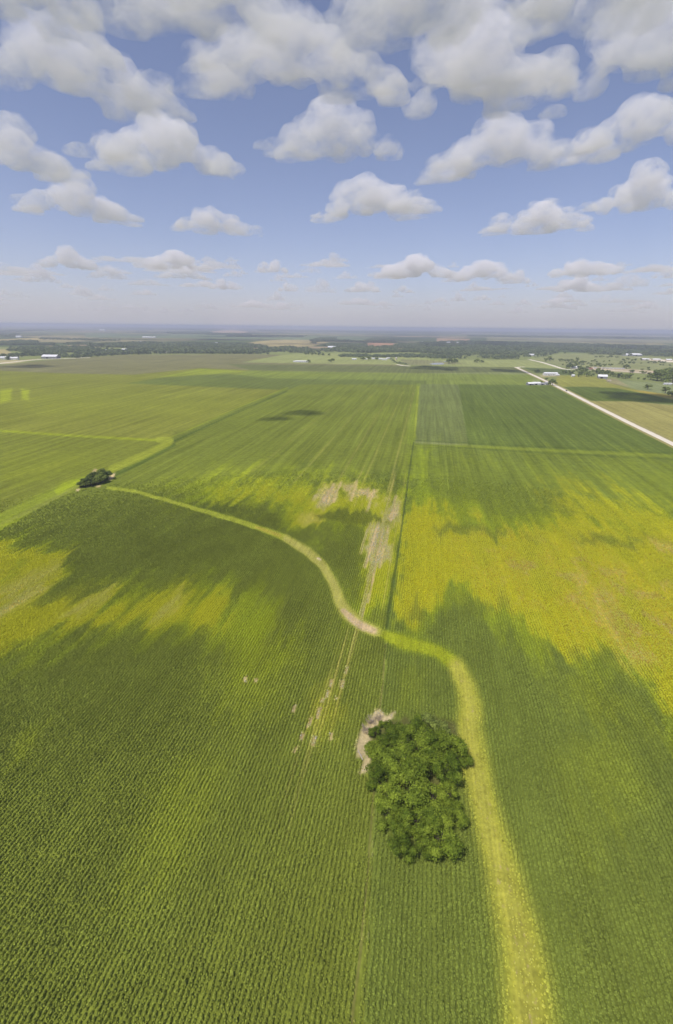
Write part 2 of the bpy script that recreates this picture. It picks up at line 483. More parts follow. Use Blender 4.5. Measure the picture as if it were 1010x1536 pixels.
        Y(q, 0.78, f, lin((194, 168, 122)), 0.5)
    for a_, b_, w_ in (((558, 875), (577, 780), 2.2), ((548, 850), (568, 785), 2.6), ((570, 850), (588, 772), 2.4), ((582, 800), (595, 745), 2.6), ((540, 830), (556, 785), 2.0), ((590, 790), (600, 752), 2.0), ((500, 752), (512, 724), 2.0), ((526, 750), (536, 722), 2.2), ((550, 768), (562, 735), 2.2), ((486, 750), (500, 726), 2.2), ((552, 905), (560, 868), 1.6), ((543, 930), (552, 890), 1.6)):
        LN([(*a_, w_), (*b_, w_ * .8)], lin((198, 172, 126)), 0.1, 0.5, 0.6, 0.8, True)
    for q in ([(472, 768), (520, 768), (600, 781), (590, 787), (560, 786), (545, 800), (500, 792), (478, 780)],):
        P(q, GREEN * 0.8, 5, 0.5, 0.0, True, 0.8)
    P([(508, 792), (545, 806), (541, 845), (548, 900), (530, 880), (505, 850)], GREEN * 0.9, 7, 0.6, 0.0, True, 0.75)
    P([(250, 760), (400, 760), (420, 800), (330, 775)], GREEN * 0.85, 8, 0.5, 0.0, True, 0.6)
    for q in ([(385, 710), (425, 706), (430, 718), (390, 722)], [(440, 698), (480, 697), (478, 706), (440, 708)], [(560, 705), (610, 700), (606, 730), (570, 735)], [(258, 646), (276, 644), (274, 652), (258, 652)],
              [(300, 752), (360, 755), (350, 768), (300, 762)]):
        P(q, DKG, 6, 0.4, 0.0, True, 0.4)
    # left patch
    Y([(-60, 800), (60, 815), (110, 840), (130, 885), (200, 880), (300, 880), (360, 890), (400, 905), (420, 960), (350, 960), (300, 950), (220, 940), (120, 950), (0, 1000), (-60, 1020)], 0.7, 16, lin((142, 156, 34)), 0.0)
    Y([(-60, 815), (0, 818), (60, 830), (100, 838), (112, 855), (98, 885), (150, 885), (172, 882), (150, 915), (200, 905), (255, 885), (275, 882), (262, 912), (300, 905), (345, 898), (335, 935), (300, 944), (290, 922), (240, 932), (200, 930), (150, 936), (100, 946), (50, 962), (0, 985), (-60, 1010)], 0.8, 9, lin((168, 166, 30)), 0.1)
    P([(100, 862), (180, 878), (100, 905), (60, 900)], GREEN, 8, 0.5, 0.0, True, 0.7)
    P([(0, 845), (40, 850), (30, 880), (0, 885)], YGR, 8, 0.5, 0.0, True, 0.6)
    for q, s in (([(-30, 930), (40, 890), (85, 865), (88, 875), (40, 905), (0, 935)], 0.8), ([(-30, 905), (60, 862), (100, 840), (104, 846), (60, 875), (0, 905)], 0.5), ([(90, 925), (140, 895), (165, 884), (150, 905), (110, 930)], 0.5), ([(235, 925), (255, 902), (268, 890), (258, 915)], 0.6)):
        Y(q, s, 5, lin((198, 174, 84)), 0.3)
    Y([(345, 925), (400, 895), (432, 960), (420, 1050), (370, 1095), (335, 1060), (340, 990)], 0.5, 20, YGR, 0.1)
    Y([(375, 930), (395, 925), (400, 1000), (370, 1020)], 0.5, 14, lin((140, 152, 34)), 0.1)
    Y([(20, 1110), (60, 1090), (50, 1125), (25, 1140)], 0.5, 8, YGR, 0.0)
    Y([(0, 995), (60, 970), (40, 1000), (0, 1020)], 0.5, 8, YGR, 0.0)
    Y([(470, 1050), (505, 1035), (520, 1080), (490, 1105), (465, 1090)], 0.55, 12, lin((150, 150, 44)), 0.2)
    Y([(515, 960), (540, 958), (520, 1020), (490, 1120), (470, 1120), (505, 1020)], 0.35, 8, lin((134, 138, 50)), 0.15)
    for q in ([(497, 1020), (503, 1019), (500, 1030), (495, 1031)], [(512, 1021), (518, 1021), (515, 1034), (510, 1032)], [(470, 1103), (476, 1103), (472, 1118), (467, 1116)], [(454, 1098), (460, 1098), (456, 1112), (451, 1110)],
              [(483, 1048), (488, 1048), (486, 1055), (481, 1054)], [(462, 1084), (467, 1083), (464, 1091), (460, 1090)], [(505, 1046), (509, 1046), (507, 1050), (503, 1050)], [(366, 1015), (372, 1014), (370, 1024), (366, 1023)], [(381, 1018), (387, 1018), (385, 1024), (381, 1024)],
              [(440, 1060), (445, 1058), (442, 1068), (437, 1067)], [(478, 1062), (484, 1061), (480, 1078), (475, 1077)], [(492, 1036), (496, 1036), (492, 1048), (488, 1047)], [(468, 1076), (472, 1075), (468, 1086), (464, 1085)], [(497, 1098), (501, 1098), (498, 1110), (494, 1109)], [(520, 1000), (524, 1000), (521, 1012), (517, 1011)], [(446, 1120), (450, 1119), (446, 1130), (442, 1129)]):
        paint(polymask(sx, sy, q, 1.6) * 0.75, lin((188, 164, 122)), 0.3, 0.7)
    Y([(596, 760), (660, 745), (760, 770), (900, 745), (1060, 770), (1300, 850), (1300, 1250), (1010, 1130), (975, 1030), (880, 990), (810, 985), (735, 935), (690, 905), (610, 950), (592, 900)], 0.7, 14, lin((140, 154, 36)), 0.05)
    # right field
    Y([(622, 668), (648, 670), (652, 745), (640, 780), (600, 800), (612, 735)], 0.55, 9, lin((142, 158, 34)), 0.0)
    Y([(628, 690), (1010, 700), (1060, 720), (1060, 815), (640, 800), (620, 760)], 0.42, 20, lin((132, 144, 36)), 0.0)
    Y([(820, 740), (900, 735), (1010, 775), (1060, 800), (1060, 830), (850, 780)], 0.55, 14, lin((168, 162, 26)), 0.05)
    Y([(603, 765), (640, 758), (700, 792), (760, 805), (830, 785), (890, 782), (940, 792), (1010, 800), (1200, 850), (1250, 1200), (1060, 1120), (1010, 1085), (990, 1020), (935, 985), (880, 968), (850, 985), (825, 968), (800, 940), (760, 920), (740, 915), (700, 880), (672, 888), (640, 905), (618, 930), (598, 915), (596, 860)], 0.95, 8, YEL, 0.34)
    Y([(700, 830), (850, 820), (1010, 860), (1200, 900), (1200, 1050), (1010, 1010), (930, 970), (830, 900), (740, 870)], 0.5, 20, lin((168, 153, 44)), 0.46)
    blot = np.clip((fbm(x / 11, y / 18, 91, 4) - 0.5) * 5, 0, 1) * polymask(jx, jy, [(600, 770), (1010, 790), (1200, 850), (1250, 1200), (1010, 1080), (880, 970), (760, 920), (600, 920)], 30)
    paint(blot * 0.6, lin((138, 145, 34)), None, 0.12)
    blot = np.clip((fbm(x / 5, y / 9, 95, 4) - 0.56) * 7, 0, 1) * polymask(jx, jy, [(690, 820), (1010, 830), (1200, 870), (1200, 1050), (1010, 1040), (880, 940), (760, 890)], 30)
    paint(blot * 0.55, lin((158, 138, 66)), None, 0.6)
    Y([(880, 900), (905, 890), (940, 970), (985, 1000), (930, 985)], 0.6, 10, lin((176, 150, 78)), 0.62)
    Y([(985, 818), (1012, 822), (1012, 834), (990, 830)], 0.6, 5, lin((190, 160, 84)), 0.5)
    for q, s in (([(648, 790), (700, 786), (770, 800), (745, 812), (700, 808), (655, 806)], 0.65), ([(850, 800), (900, 797), (985, 808), (1010, 818), (960, 812), (860, 812)], 0.6), ([(780, 806), (800, 804), (825, 816), (790, 816)], 0.5), ([(640, 690), (780, 700), (860, 760), (760, 775), (650, 750)], 0.35),
                 ([(740, 920), (752, 890), (765, 900), (770, 930)], 0.5), ([(610, 925), (628, 885), (640, 905), (640, 930)], 0.6), ([(846, 985), (855, 962), (872, 966), (880, 985)], 0.5), ([(890, 980), (905, 968), (930, 985), (910, 995)], 0.5), ([(700, 900), (730, 900), (740, 925), (700, 930)], 0.4)):
        P(q, GREEN2 * 0.92, 8, 0.4, 0.0, True, s)
    Y([(838, 1010), (870, 1015), (905, 1050), (890, 1080), (850, 1060)], 0.45, 14, YGR, 0.0)
    Y([(880, 1000), (960, 1040), (1000, 1100), (985, 1125), (930, 1060)], 0.3, 14, YGR, 0.0)
    Y([(600, 1000), (650, 1000), (620, 1060), (590, 1080)], 0.25, 12, YGR, 0.0)
    Y([(860, 1110), (930, 1090), (960, 1180), (900, 1260), (850, 1180)], 0.3, 20, YGR, 0.0)
    Y([(250, 1180), (330, 1150), (300, 1300), (200, 1360)], 0.35, 20, YGR, 0.05)
    # wheel tracks down the rows
    for tx_, ty_, y0_, y1_, wd_, st_ in TRACKS:
        m = np.clip(1.3 - np.abs(x - tx_) / wd_, 0, 1) * np.clip((y - y0_) / 25, 0, 1) * np.clip((y1_ - y) / 40, 0, 1)
        if m.any(): paint(m * st_ * (0.5 + 0.8 * vnoise(x * 0 + tx_, y / 9, 77)).clip(0, 1), lin((168, 158, 84)), None, 0.28)
    # the winding grass waterway
    W = [(160, 732, 2.5), (200, 737, 3.2), (250, 750, 3.8), (300, 765, 4.4), (340, 777, 4.8), (390, 793, 5.6), (430, 808, 6.8), (460, 826, 8), (485, 849, 8.5), (500, 873, 9), (507, 897, 9.5), (520, 920, 11), (540, 938, 11.5), (562, 948, 10), (578, 952, 7)]
    W2 = [(578, 954, 9), (600, 962, 13), (630, 970, 13), (660, 980, 13), (685, 1000, 13), (698, 1030, 15), (704, 1060, 18), (704, 1100, 21), (712, 1142, 24), (726, 1200, 28), (748, 1280, 34), (775, 1400, 42), (800, 1570, 52)]
    W = [(a, b, c * 0.72) for a, b, c in W]; W2 = [(a, b, c * (0.82 if b < 1150 else 0.66)) for a, b, c in W2]
    LN([(620.5, 664, .9), (612, 722, 1.2), (605, 778, 1.5), (599, 820, 1.8), (594.5, 850, 2.6), (589, 885, 3.4), (583, 925, 3.2), (580, 945, 2)], lin((72, 88, 38)), 0.4, 0.0, s=0.75, feather=0.5)
    LN([(a, b, c * 1.18) for a, b, c in W2], lin((128, 142, 40)), 0.4, 0.1, 0.75, 0.6, True)
    LN([(a, b, c * 1.25) for a, b, c in W], lin((122, 136, 44)), 0.4, 0.1, 0.6, 0.6, True)
    LN(W, lin((150, 158, 54)), 0.12, 0.12, 0.92, 0.4, True)
    LN(W[6:14], lin((176, 164, 92)), 0.1, 0.42, 0.6, 0.7, True)
    LN([(515, 915, 3), (530, 931, 5), (545, 941, 6), (560, 947, 4)], lin((196, 170, 132)), 0.1, 0.7, 0.85, 0.6, True)
    LN([(478, 838, 1.5), (482, 840, 1.5)], lin((210, 190, 150)), 0.1, 0.6, 0.8, 0.6, True)
    LN([(385, 791, 2), (420, 804, 2.5)], lin((190, 150, 70)), 0.1, 0.3, 0.35, 0.6, True)
    LN([(a, b, c * .85) for a, b, c in W2], lin((146, 155, 36)), 0.25, 0.3, 0.92, 0.4, True)
    LN(W2[4:], lin((172, 158, 84)), 0.2, 0.6, 0.45, 0.8, True)
    # bare ground about the two thickets, darker ground under their trees
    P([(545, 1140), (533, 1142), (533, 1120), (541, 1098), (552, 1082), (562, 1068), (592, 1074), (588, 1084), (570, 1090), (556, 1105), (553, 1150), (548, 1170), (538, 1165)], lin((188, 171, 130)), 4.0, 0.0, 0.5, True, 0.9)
    P([(556, 1105), (575, 1090), (600, 1085), (650, 1090), (685, 1105), (694, 1145), (686, 1190), (660, 1240), (635, 1265), (600, 1240), (580, 1205), (560, 1170)], lin((96, 98, 50)), 5, 0.0, 0.3, True)  # shade under the thicket, painted into the ground colour
    P([(164, 715), (173, 709), (170, 718), (163, 721)], lin((206, 186, 140)), 0.8)
    P([(115, 734), (121, 732), (118, 736), (114, 737)], lin((206, 186, 140)), 0.8)
    P([(143, 729), (152, 726), (150, 731), (144, 731)], lin((190, 174, 120)), 0.8, s=0.8)
    P([(135, 712), (142, 703), (146, 704), (140, 714)], lin((180, 160, 116)), 1.2, s=0.8)
    P([(118, 731), (128, 716), (150, 706), (165, 712), (160, 722), (140, 731)], lin((70, 76, 38)), 1.2)  # darker ground within the small left thicket
    return col, row, spk


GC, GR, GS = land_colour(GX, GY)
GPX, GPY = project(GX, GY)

# --- which sheet each face of the land belongs to
FIELDS = [
    ('field', [(-2000, 1400), (0, 784), (60, 751), (105, 731), (168, 703), (252, 664), (430, 584), (455, 576), (629, 577), (620, 664), (599, 820), (579, 955), (566, 1142), (545, 1600), (-2000, 1700)], 'wide green crop field with yellowed patches between the two boundary lines'),
    ('field', [(620, 664), (820, 673), (1010, 684), (2500, 772), (2500, 1700), (545, 1600), (566, 1142), (579, 955), (599, 820)], 'green crop field on the right with the largest yellow drowned patch'),
    ('field', [(629, 577), (690, 577), (832, 578), (1010, 665), (1060, 687), (1010, 684), (820, 673), (620, 664)], 'dark green field between the gravel road and the yellow patched field'),
    ('field', [(-2000, 530), (-200, 644), (0, 646), (240, 660), (252, 664), (168, 703), (105, 731), (0, 784), (-2000, 1400)], 'yellow green field beside the small left thicket'),
    ('field', [(-1200, 560), (0, 557), (100, 560), (200, 562), (300, 552), (375, 555), (430, 584), (252, 664), (240, 660), (0, 646), (-2000, 530)], 'light green field behind the thin cross strip on the left'),
    ('field', [(-400, 556), (0, 548), (60, 541), (130, 536), (190, 532), (425, 532), (365, 543), (375, 555), (300, 552), (200, 562), (100, 560), (0, 557)], 'grey olive field in front of the creek woods'),
    ('field', [(375, 555), (365, 543), (600, 547), (775, 551), (832, 578), (690, 577), (629, 577), (455, 576), (430, 584)], 'banded green fields across the middle distance'),
    ('meadow', [(365, 543), (425, 532), (500, 530), (600, 530), (652, 540), (800, 540), (845, 553), (784, 551), (775, 551), (600, 547)], 'pale meadow in front of the creek woods'),
]
WPTS = [(160, 732, 2.5), (250, 750, 3.8), (340, 777, 4.8), (430, 808, 6.8), (460, 826, 8), (485, 849, 8.5), (500, 873, 9), (507, 897, 9.5), (520, 920, 11), (540, 938, 11.5), (562, 948, 10), (578, 953, 9), (600, 962, 13), (660, 980, 13), (685, 1000, 13), (698, 1030, 15), (704, 1060, 18), (704, 1100, 21), (712, 1142, 24), (726, 1200, 28), (748, 1280, 34), (775, 1400, 42), (800, 1570, 52)]
nr, nc = AZ.shape
idx = np.arange(nr * nc).reshape(nr, nc)
quads = np.stack([idx[:-1, :-1], idx[1:, :-1], idx[1:, 1:], idx[:-1, 1:]], -1).reshape(-1, 4)
qx, qy = GX[quads].mean(1), GY[quads].mean(1)
qpx, qpy = project(qx, qy)
fid = np.zeros(len(quads), int)
for k_, (nm, poly, lb) in enumerate(FIELDS):
    P_ = np.array(poly, float)
    sel = np.where((qpx > P_[:, 0].min()) & (qpx < P_[:, 0].max()) & (qpy > P_[:, 1].min()) & (qpy < P_[:, 1].max()) & (fid == 0))[0]
    ins = sdf(qpx[sel], qpy[sel], poly) < 0
    fid[sel[ins]] = k_ + 1
fid[linemask(qpx, qpy, WPTS, 0.3) > 0.5] = len(FIELDS) + 1
SHEETS = [('ground', 'far farmland, pasture and scrub out to the horizon')] + [(a, c) for a, b_, c in FIELDS] + [('grass_strip', 'winding yellow green grass waterway through the crop')]
for k_, (nm, lb) in enumerate(SHEETS):
    fsel = quads[fid == k_]
    if not len(fsel): continue
    u, inv = np.unique(fsel, return_inverse=True)
    V = np.stack([GX[u], GY[u], np.zeros(len(u))], -1)
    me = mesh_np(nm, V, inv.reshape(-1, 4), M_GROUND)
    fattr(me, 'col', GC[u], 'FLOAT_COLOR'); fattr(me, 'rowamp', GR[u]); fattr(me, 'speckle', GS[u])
    o = link(nm, me)
    tag(o, lb, nm.replace('_', ' '), kind='structure')
# the land behind and beside the camera
a_ = np.linspace(0, 2 * math.pi, 97)[:-1]
rr = np.array([0.0, 200, 2000, 20000, 52000])
V = [(0, 0, -0.5)] + [(r_ * math.cos(t), r_ * math.sin(t), -0.5) for r_ in rr[1:] for t in a_]
F4 = []
for q in range(len(rr) - 2):
    for i in range(96):
        a0, a1 = 1 + q * 96 + i, 1 + q * 96 + (i + 1) % 96
        F4.append((a0, a0 + 96, a1 + 96, a1))
me = bpy.data.meshes.new('terrain')
me.from_pydata(V, [], F4 + [(0, 1 + i, 1 + (i + 1) % 96) for i in range(96)])
me.materials.append(M_GROUND)
fattr(me, 'col', np.tile(lin((92, 108, 48)), (len(V), 1)), 'FLOAT_COLOR'); fattr(me, 'rowamp', np.full(len(V), 0.3)); fattr(me, 'speckle', np.zeros(len(V)))
tag(link('terrain', me), 'plain farmland under and around the fields', 'terrain', kind='structure')


# ------------------------------------------------------------------ instanced stuff
def scatter(name, pts, scale, rotz, proto, col=None, mat=None, label=None, cat=None, tilt=0.0):
    me = bpy.data.meshes.new(name)
    me.vertices.add(len(pts)); me.vertices.foreach_set('co', np.asarray(pts, np.float32).ravel())
    sc = np.asarray(scale, np.float32)
    if sc.ndim == 1: sc = np.stack([sc, sc, sc], -1)
    fattr(me, 'scl', sc, 'FLOAT_VECTOR')
    rot = np.zeros((len(pts), 3)); rot[:, 2] = rotz
    if tilt: rot[:, :2] = rng.normal(0, tilt, (len(pts), 2))
    fattr(me, 'rot', rot, 'FLOAT_VECTOR')
    if col is not None: fattr(me, 'col', col, 'FLOAT_COLOR')
    if mat: me.materials.append(mat)
    o = link(name, me)
    ng = bpy.data.node_groups.new(name + '_scatter', 'GeometryNodeTree')
    ng.interface.new_socket('Geometry', in_out='INPUT', socket_type='NodeSocketGeometry')
    ng.interface.new_socket('Geometry', in_out='OUTPUT', socket_type='NodeSocketGeometry')
    gi, go = ng.nodes.new('NodeGroupInput'), ng.nodes.new('NodeGroupOutput')
    io = ng.nodes.new('GeometryNodeInstanceOnPoints')
    ob = ng.nodes.new('GeometryNodeObjectInfo'); ob.inputs['Object'].default_value = proto
    if 'As Instance' in ob.inputs: ob.inputs['As Instance'].default_value = False
    na = ng.nodes.new('GeometryNodeInputNamedAttribute'); na.data_type = 'FLOAT_VECTOR'; na.inputs['Name'].default_value = 'scl'
    nb = ng.nodes.new('GeometryNodeInputNamedAttribute'); nb.data_type = 'FLOAT_VECTOR'; nb.inputs['Name'].default_value = 'rot'
    L = ng.links.new
    L(gi.outputs[0], io.inputs['Points']); L(ob.outputs['Geometry'], io.inputs['Instance'])
    L(nb.outputs['Attribute'], io.inputs['Rotation']); L(na.outputs['Attribute'], io.inputs['Scale'])
    L(io.outputs[0], go.inputs[0])
    md = o.modifiers.new('scatter', 'NODES'); md.node_group = ng
    tag(o, label, cat, kind='stuff')
    return o


def quads_mesh(name, centres, normals, size, mat, aspect=1.6, bend=0.0):
    """many leaf-sized quads, one per centre, facing its normal"""
    n = len(centres)
    nrm = normals / (np.linalg.norm(normals, axis=1, keepdims=True) + 1e-9)
    t = np.cross(nrm, rng.normal(size=(n, 3))); t /= np.linalg.norm(t, axis=1, keepdims=True) + 1e-9
    b = np.cross(nrm, t)
    s = np.asarray(size).reshape(-1, 1) * np.ones((n, 1))
    c = centres
    V = np.stack([c - t * s * aspect * 0.5, c - b * s * 0.5 + nrm * s * bend, c + t * s * aspect * 0.5, c + b * s * 0.5 + nrm * s * bend], 1).reshape(-1, 3)
    return mesh_np(name, V, np.arange(4 * n).reshape(n, 4), mat)


# crop plant: a low tuft of leaves
def crop_proto():
    n = 26
    ph = rng.uniform(0, 6.28, n); rad = rng.uniform(0.02, 0.36, n)
    z = 0.22 + 0.55 * rng.uniform(0, 1, n) * (1 - 0.6 * rad / 0.36)
    c = np.stack([rad * np.cos(ph), rad * np.sin(ph), z], -1)
    nrm = np.stack([np.cos(ph) * 0.7, np.sin(ph) * 0.7, np.ones(n) * 0.9], -1) + rng.normal(0, 0.35, (n, 3))
    me = quads_mesh('crop_plant', c, nrm, rng.uniform(0.16, 0.30, n), M_CROP, 1.7, 0.08)
    return bpy.data.objects.new('crop_plant', me)


ROWS = 0.9
DMAX = 330.0
xs = np.arange(-300, 330, ROWS)
ys = np.arange(10, 335, 0.33)
CX_, CY_ = np.meshgrid(xs, ys)
CX_ = CX_.ravel() + rng.normal(0, 0.06, CX_.size); CY_ = CY_.ravel() + rng.uniform(-0.17, 0.17, CY_.size)
cp, cq = project(CX_, CY_)
cd = np.hypot(CX_, CY_)
fw = CX_ * Fv[0] + CY_ * Fv[1] - CAM_H * Fv[2]
keep = (fw > 20) & (cp > -140) & (cp < 1150) & (cq < 1720) & (cd < DMAX) & (rng.uniform(0, 1, cd.size) < np.clip((DMAX - cd) / 110, 0, 1))
CX_, CY_, cp, cq = CX_[keep], CY_[keep], cp[keep], cq[keep]
cc, cr, cs = land_colour(CX_, CY_)
infield = np.zeros(CX_.size, bool)
for k_ in (0, 1, 3):
    infield |= sdf(cp, cq, FIELDS[k_][1]) < -0.5
thick = (sdf(cp, cq, [(545, 1142), (534, 1142), (534, 1120), (545, 1084), (562, 1070), (590, 1076), (650, 1085), (686, 1105), (696, 1148), (692, 1184), (690, 1240), (672, 1285), (600, 1285), (574, 1235), (562, 1205), (550, 1170)]) < 0) | (sdf(cp, cq, [(114, 737), (118, 728), (138, 704), (150, 703), (172, 709), (168, 720), (140, 732)]) < 0)
path = linemask(cp, cq, [(580, 940, 0.9), (577, 1000, 1.0), (571, 1060, 1.1), (565, 1142, 1.3), (552, 1300, 1.7), (530, 1560, 2.2)], 0.3) > 0.5
margin = linemask(cp, cq, [(140, 714, 4), (105, 730, 7), (60, 751, 9), (0, 783, 11), (-120, 850, 15)], 0.6) > rng.uniform(0.2, 1.3, cp.size)
keep = infield & ~thick & ~path & ~margin & (rng.uniform(0, 1, CX_.size) > np.clip((cs - 0.18) * 1.35, 0, 0.96))
CX_, CY_, cc, cs, cr = CX_[keep], CY_[keep], cc[keep], cs[keep], cr[keep]
loose = np.clip(np.maximum((cs - 0.12) * 4, (0.36 - cr) * 6), 0, 1)
CX_ = CX_ + rng.uniform(-.45, .45, len(CX_)) * loose; CY_ = CY_ + rng.uniform(-.4, .4, len(CX_)) * loose
cl = fbm(CX_ / 2.6, CY_ / 2.6, 61, 2)
sz = (0.75 + 0.22 * cl + rng.normal(0, 0.1, len(CX_))) * (1 - 0.35 * np.clip(cs * 1.6, 0, 1)) * (0.92 + 0.3 * (fbm(CX_ / 3, CY_ / 60, 71, 2) - 0.5))
vary = (0.82 + 0.36 * fbm(CX_ / 8, CY_ / 14, 81, 3))[:, None] * (1 + rng.normal(0, 0.08, (len(CX_), 1)) + rng.normal(0, 0.22, (len(CX_), 1)) * loose[:, None])
scatter('crop_plants', np.stack([CX_, CY_, np.zeros(len(CX_))], -1), np.clip(sz * (1 - 0.45 * np.clip((0.36 - cr) * 8, 0, 1)), 0.25, 1.5), rng.uniform(0, 6.28, len(CX_)), crop_proto(),
        np.clip(cc * np.array([1.02, 1.0, 1.0]) * vary * (1.6 + 0.55 * np.clip((cc[:, :1] / (cc[:, 1:2] + 1e-6) - 0.84) * 5, 0, 1)), 0.004, 0.6), M_CROP, 'rows of leafy young crop plants covering the near fields', 'crop', tilt=0.12)
print('crop plants', len(CX_))


# ------------------------------------------------------------------ trees
def crown_mesh(name, mat, nlobes, nleaf, leaf, seed, spread=0.62, flat=0.8, hang=0.32):
    """leaf quads through a crown of unit-ish size: height about 1, lobes of differing size with gaps between"""
    g = np.random.default_rng(seed)
    C, Nn = [], []
    lobes = []
    for i in range(nlobes):
        a = g.uniform(0, 6.28); rr_ = spread * 0.55 * math.sqrt(g.uniform(0, 1))
        lobes.append((rr_ * math.cos(a), rr_ * math.sin(a), g.uniform(hang + 0.08, 0.80) - 0.25 * rr_, g.uniform(0.14, 0.27)))
    w = np.array([l[3] ** 2 for l in lobes]); w /= w.sum()
    for l, cnt in zip(lobes, (w * nleaf).astype(int)):
        v = g.normal(size=(cnt, 3)); v /= np.linalg.norm(v, axis=1, keepdims=True)
        v[:, 2] = np.where(v[:, 2] < -0.35, -v[:, 2], v[:, 2])
        rad = l[3] * (g.uniform(0.25, 1.0, cnt) ** 0.45) * (1 + 0.22 * np.sin(v[:, 0] * 9 + seed) * np.sin(v[:, 1] * 8) + 0.1 * g.normal(size=cnt))
        C.append(np.array(l[:3]) + v * rad[:, None] * np.array([1, 1, flat]))
        Nn.append(v + g.normal(0, 0.33, v.shape) + np.array([0, 0, 0.2]))
    C, Nn = np.concatenate(C), np.concatenate(Nn)
    C[:, 2] = np.maximum(C[:, 2], 0.06)
    return quads_mesh(name, C, Nn, g.uniform(0.6, 1.3, len(C)) * leaf, mat, 1.5, 0.1)


def tube(bm, p0, p1, r0_, r1_, seg=6):
    p0, p1 = Vector(p0), Vector(p1)
    d = (p1 - p0).normalized()
    a = d.orthogonal().normalized(); b = d.cross(a)
    ring = []
    for p, r_ in ((p0, r0_), (p1, r1_)):
        ring.append([bm.verts.new(p + (a * math.cos(2 * math.pi * i / seg) + b * math.sin(2 * math.pi * i / seg)) * r_) for i in range(seg)])
    for i in range(seg):
        bm.faces.new((ring[0][i], ring[0][(i + 1) % seg], ring[1][(i + 1) % seg], ring[1][i]))
    bm.faces.new(ring[1]); bm.faces.new(ring[0][::-1])


def bm_mesh(name, bm, mat):
    me = bpy.data.meshes.new(name)
    bmesh.ops.recalc_face_normals(bm, faces=bm.faces)
    bm.to_mesh(me); bm.free()
    if mat: me.materials.append(mat)
    return me


def trunk_mesh(seed):
    g = random.Random(seed)
    bm = bmesh.new()
    top = (g.uniform(-.03, .03), g.uniform(-.03, .03), 0.34)
    tube(bm, (0, 0, -0.02), top, 0.045, 0.03, 7)
    for i in range(6):
        a = i * 1.05 + g.uniform(-.3, .3); r_ = g.uniform(.12, .24)
        mid = (top[0] + r_ * .5 * math.cos(a), top[1] + r_ * .5 * math.sin(a), g.uniform(.42, .5))
        tube(bm, top, mid, 0.022, 0.014, 5)
        tube(bm, mid, (top[0] + r_ * math.cos(a), top[1] + r_ * math.sin(a), g.uniform(.58, .78)), 0.014, 0.005, 5)
    return bm_mesh('trunk', bm, M_BARK)


TRUNKS = [trunk_mesh(s) for s in range(3)]
NEAR = [crown_mesh('crown', M_TREE, 17, 5200, 0.038, 100 + s, 1.0) for s in range(4)]
NEARD = [crown_mesh('crown', M_TREE_DARK, 12, 3000, 0.05, 200 + s, 0.8) for s in range(3)]
MID = [crown_mesh('crown', M_TREE_DARK, 9, 520, 0.10, 300 + s, 0.85, 0.8, 0.2) for s in range(5)]
LIGHT = [crown_mesh('crown', M_TREE, 9, 520, 0.10, 350 + s, 0.85, 0.8, 0.2) for s in range(2)]
WOODC = [crown_mesh('crown', M_WOOD, 7, 150, 0.17, 400 + s, 0.95, 0.8, 0.15) for s in range(4)]
USED = {}


def tree(px, py, height, label, group=None, crowns=MID, width=1.0, cat='tree', name='tree', xy=None):
    x, y = xy if xy else gnd(px, py)
    root = bpy.data.objects.new(name, None); COL.objects.link(root)
    root.empty_display_size = 0.3
    root.location = (x, y, 0); root.rotation_euler = (0, 0, random.uniform(0, 6.28))
    s = height * (1.3 if crowns is MID else 1.0) / 0.98
    root.scale = (s * width, s * width, s)
    tag(root, label, cat, group)
    link('trunk', random.choice(TRUNKS), root)
    link('crown', random.choice(crowns), root)
    if crowns is NEAR: root.scale = (s * width * random.uniform(.8, 1.15), s * width * random.uniform(.8, 1.15), s * random.uniform(.9, 1.1))
    return root


# the thicket at the bottom of the picture
CL = [(572, 1138, 7.5, 'light green tree at the left end of the bottom thicket beside the bare sand'),
      (590, 1112, 7.0, 'tree in the bottom thicket just behind the dry brush'),
      (612, 1128, 9.5, 'tall light green tree in the middle front of the bottom thicket'),
      (640, 1120, 9.0, 'round green tree right of the middle of the bottom thicket'),
      (668, 1128, 8.0, 'green tree at the right end of the bottom thicket near the waterway'),
      (620, 1100, 8.0, 'tree at the back of the bottom thicket, left of the darkest gap'),
      (650, 1098, 7.5, 'darker tree at the back right corner of the bottom thicket'),
      (600, 1160, 8.5, 'front left tree of the bottom thicket, nearest the sand track'),
      (632, 1165, 9.0, 'front middle tree of the bottom thicket'),
      (664, 1160, 8.0, 'front right tree of the bottom thicket beside the waterway'),
      (570, 1168, 6.0, 'small tree on the front left corner of the bottom thicket'),
         (612, 1196, 9.5, 'tall tree of the bottom thicket standing in its near half'), (645, 1204, 7.5, 'rounded tree in the near half of the bottom thicket beside the waterway'),
         (582, 1200, 5.5, 'low tree on the near left side of the bottom thicket'), (625, 1236, 8.0, 'tree near the near end of the bottom thicket'), (652, 1240, 6.0, 'smaller tree at the near right end of the bottom thicket'),
         (584, 1226, 6.5, 'round tree at the left of the near half of the bottom thicket'), (660, 1266, 7.0, 'round tree beside the waterway at the near end of the bottom thicket'), (604, 1270, 6.5, 'tree on the left of the near tip of the bottom thicket'), (678, 1228, 6.0, 'tree on the waterway side of the near half of the bottom thicket'),
         (600, 1238, 5.0, 'bushy small tree at the near left end of the bottom thicket'), (672, 1196, 5.5, 'small tree between the near half of the thicket and the waterway'), (634, 1268, 5.0, 'last small tree at the near tip of the bottom thicket'),
         (688, 1140, 5.5, 'low bushy tree on the right edge of the bottom thicket')]
for px, py, hh, lb in CL:
    tree(px, py + 6, hh * .8, lb, 'trees of the bottom thicket', NEARD if 'darker' in lb else NEAR, 1.16)
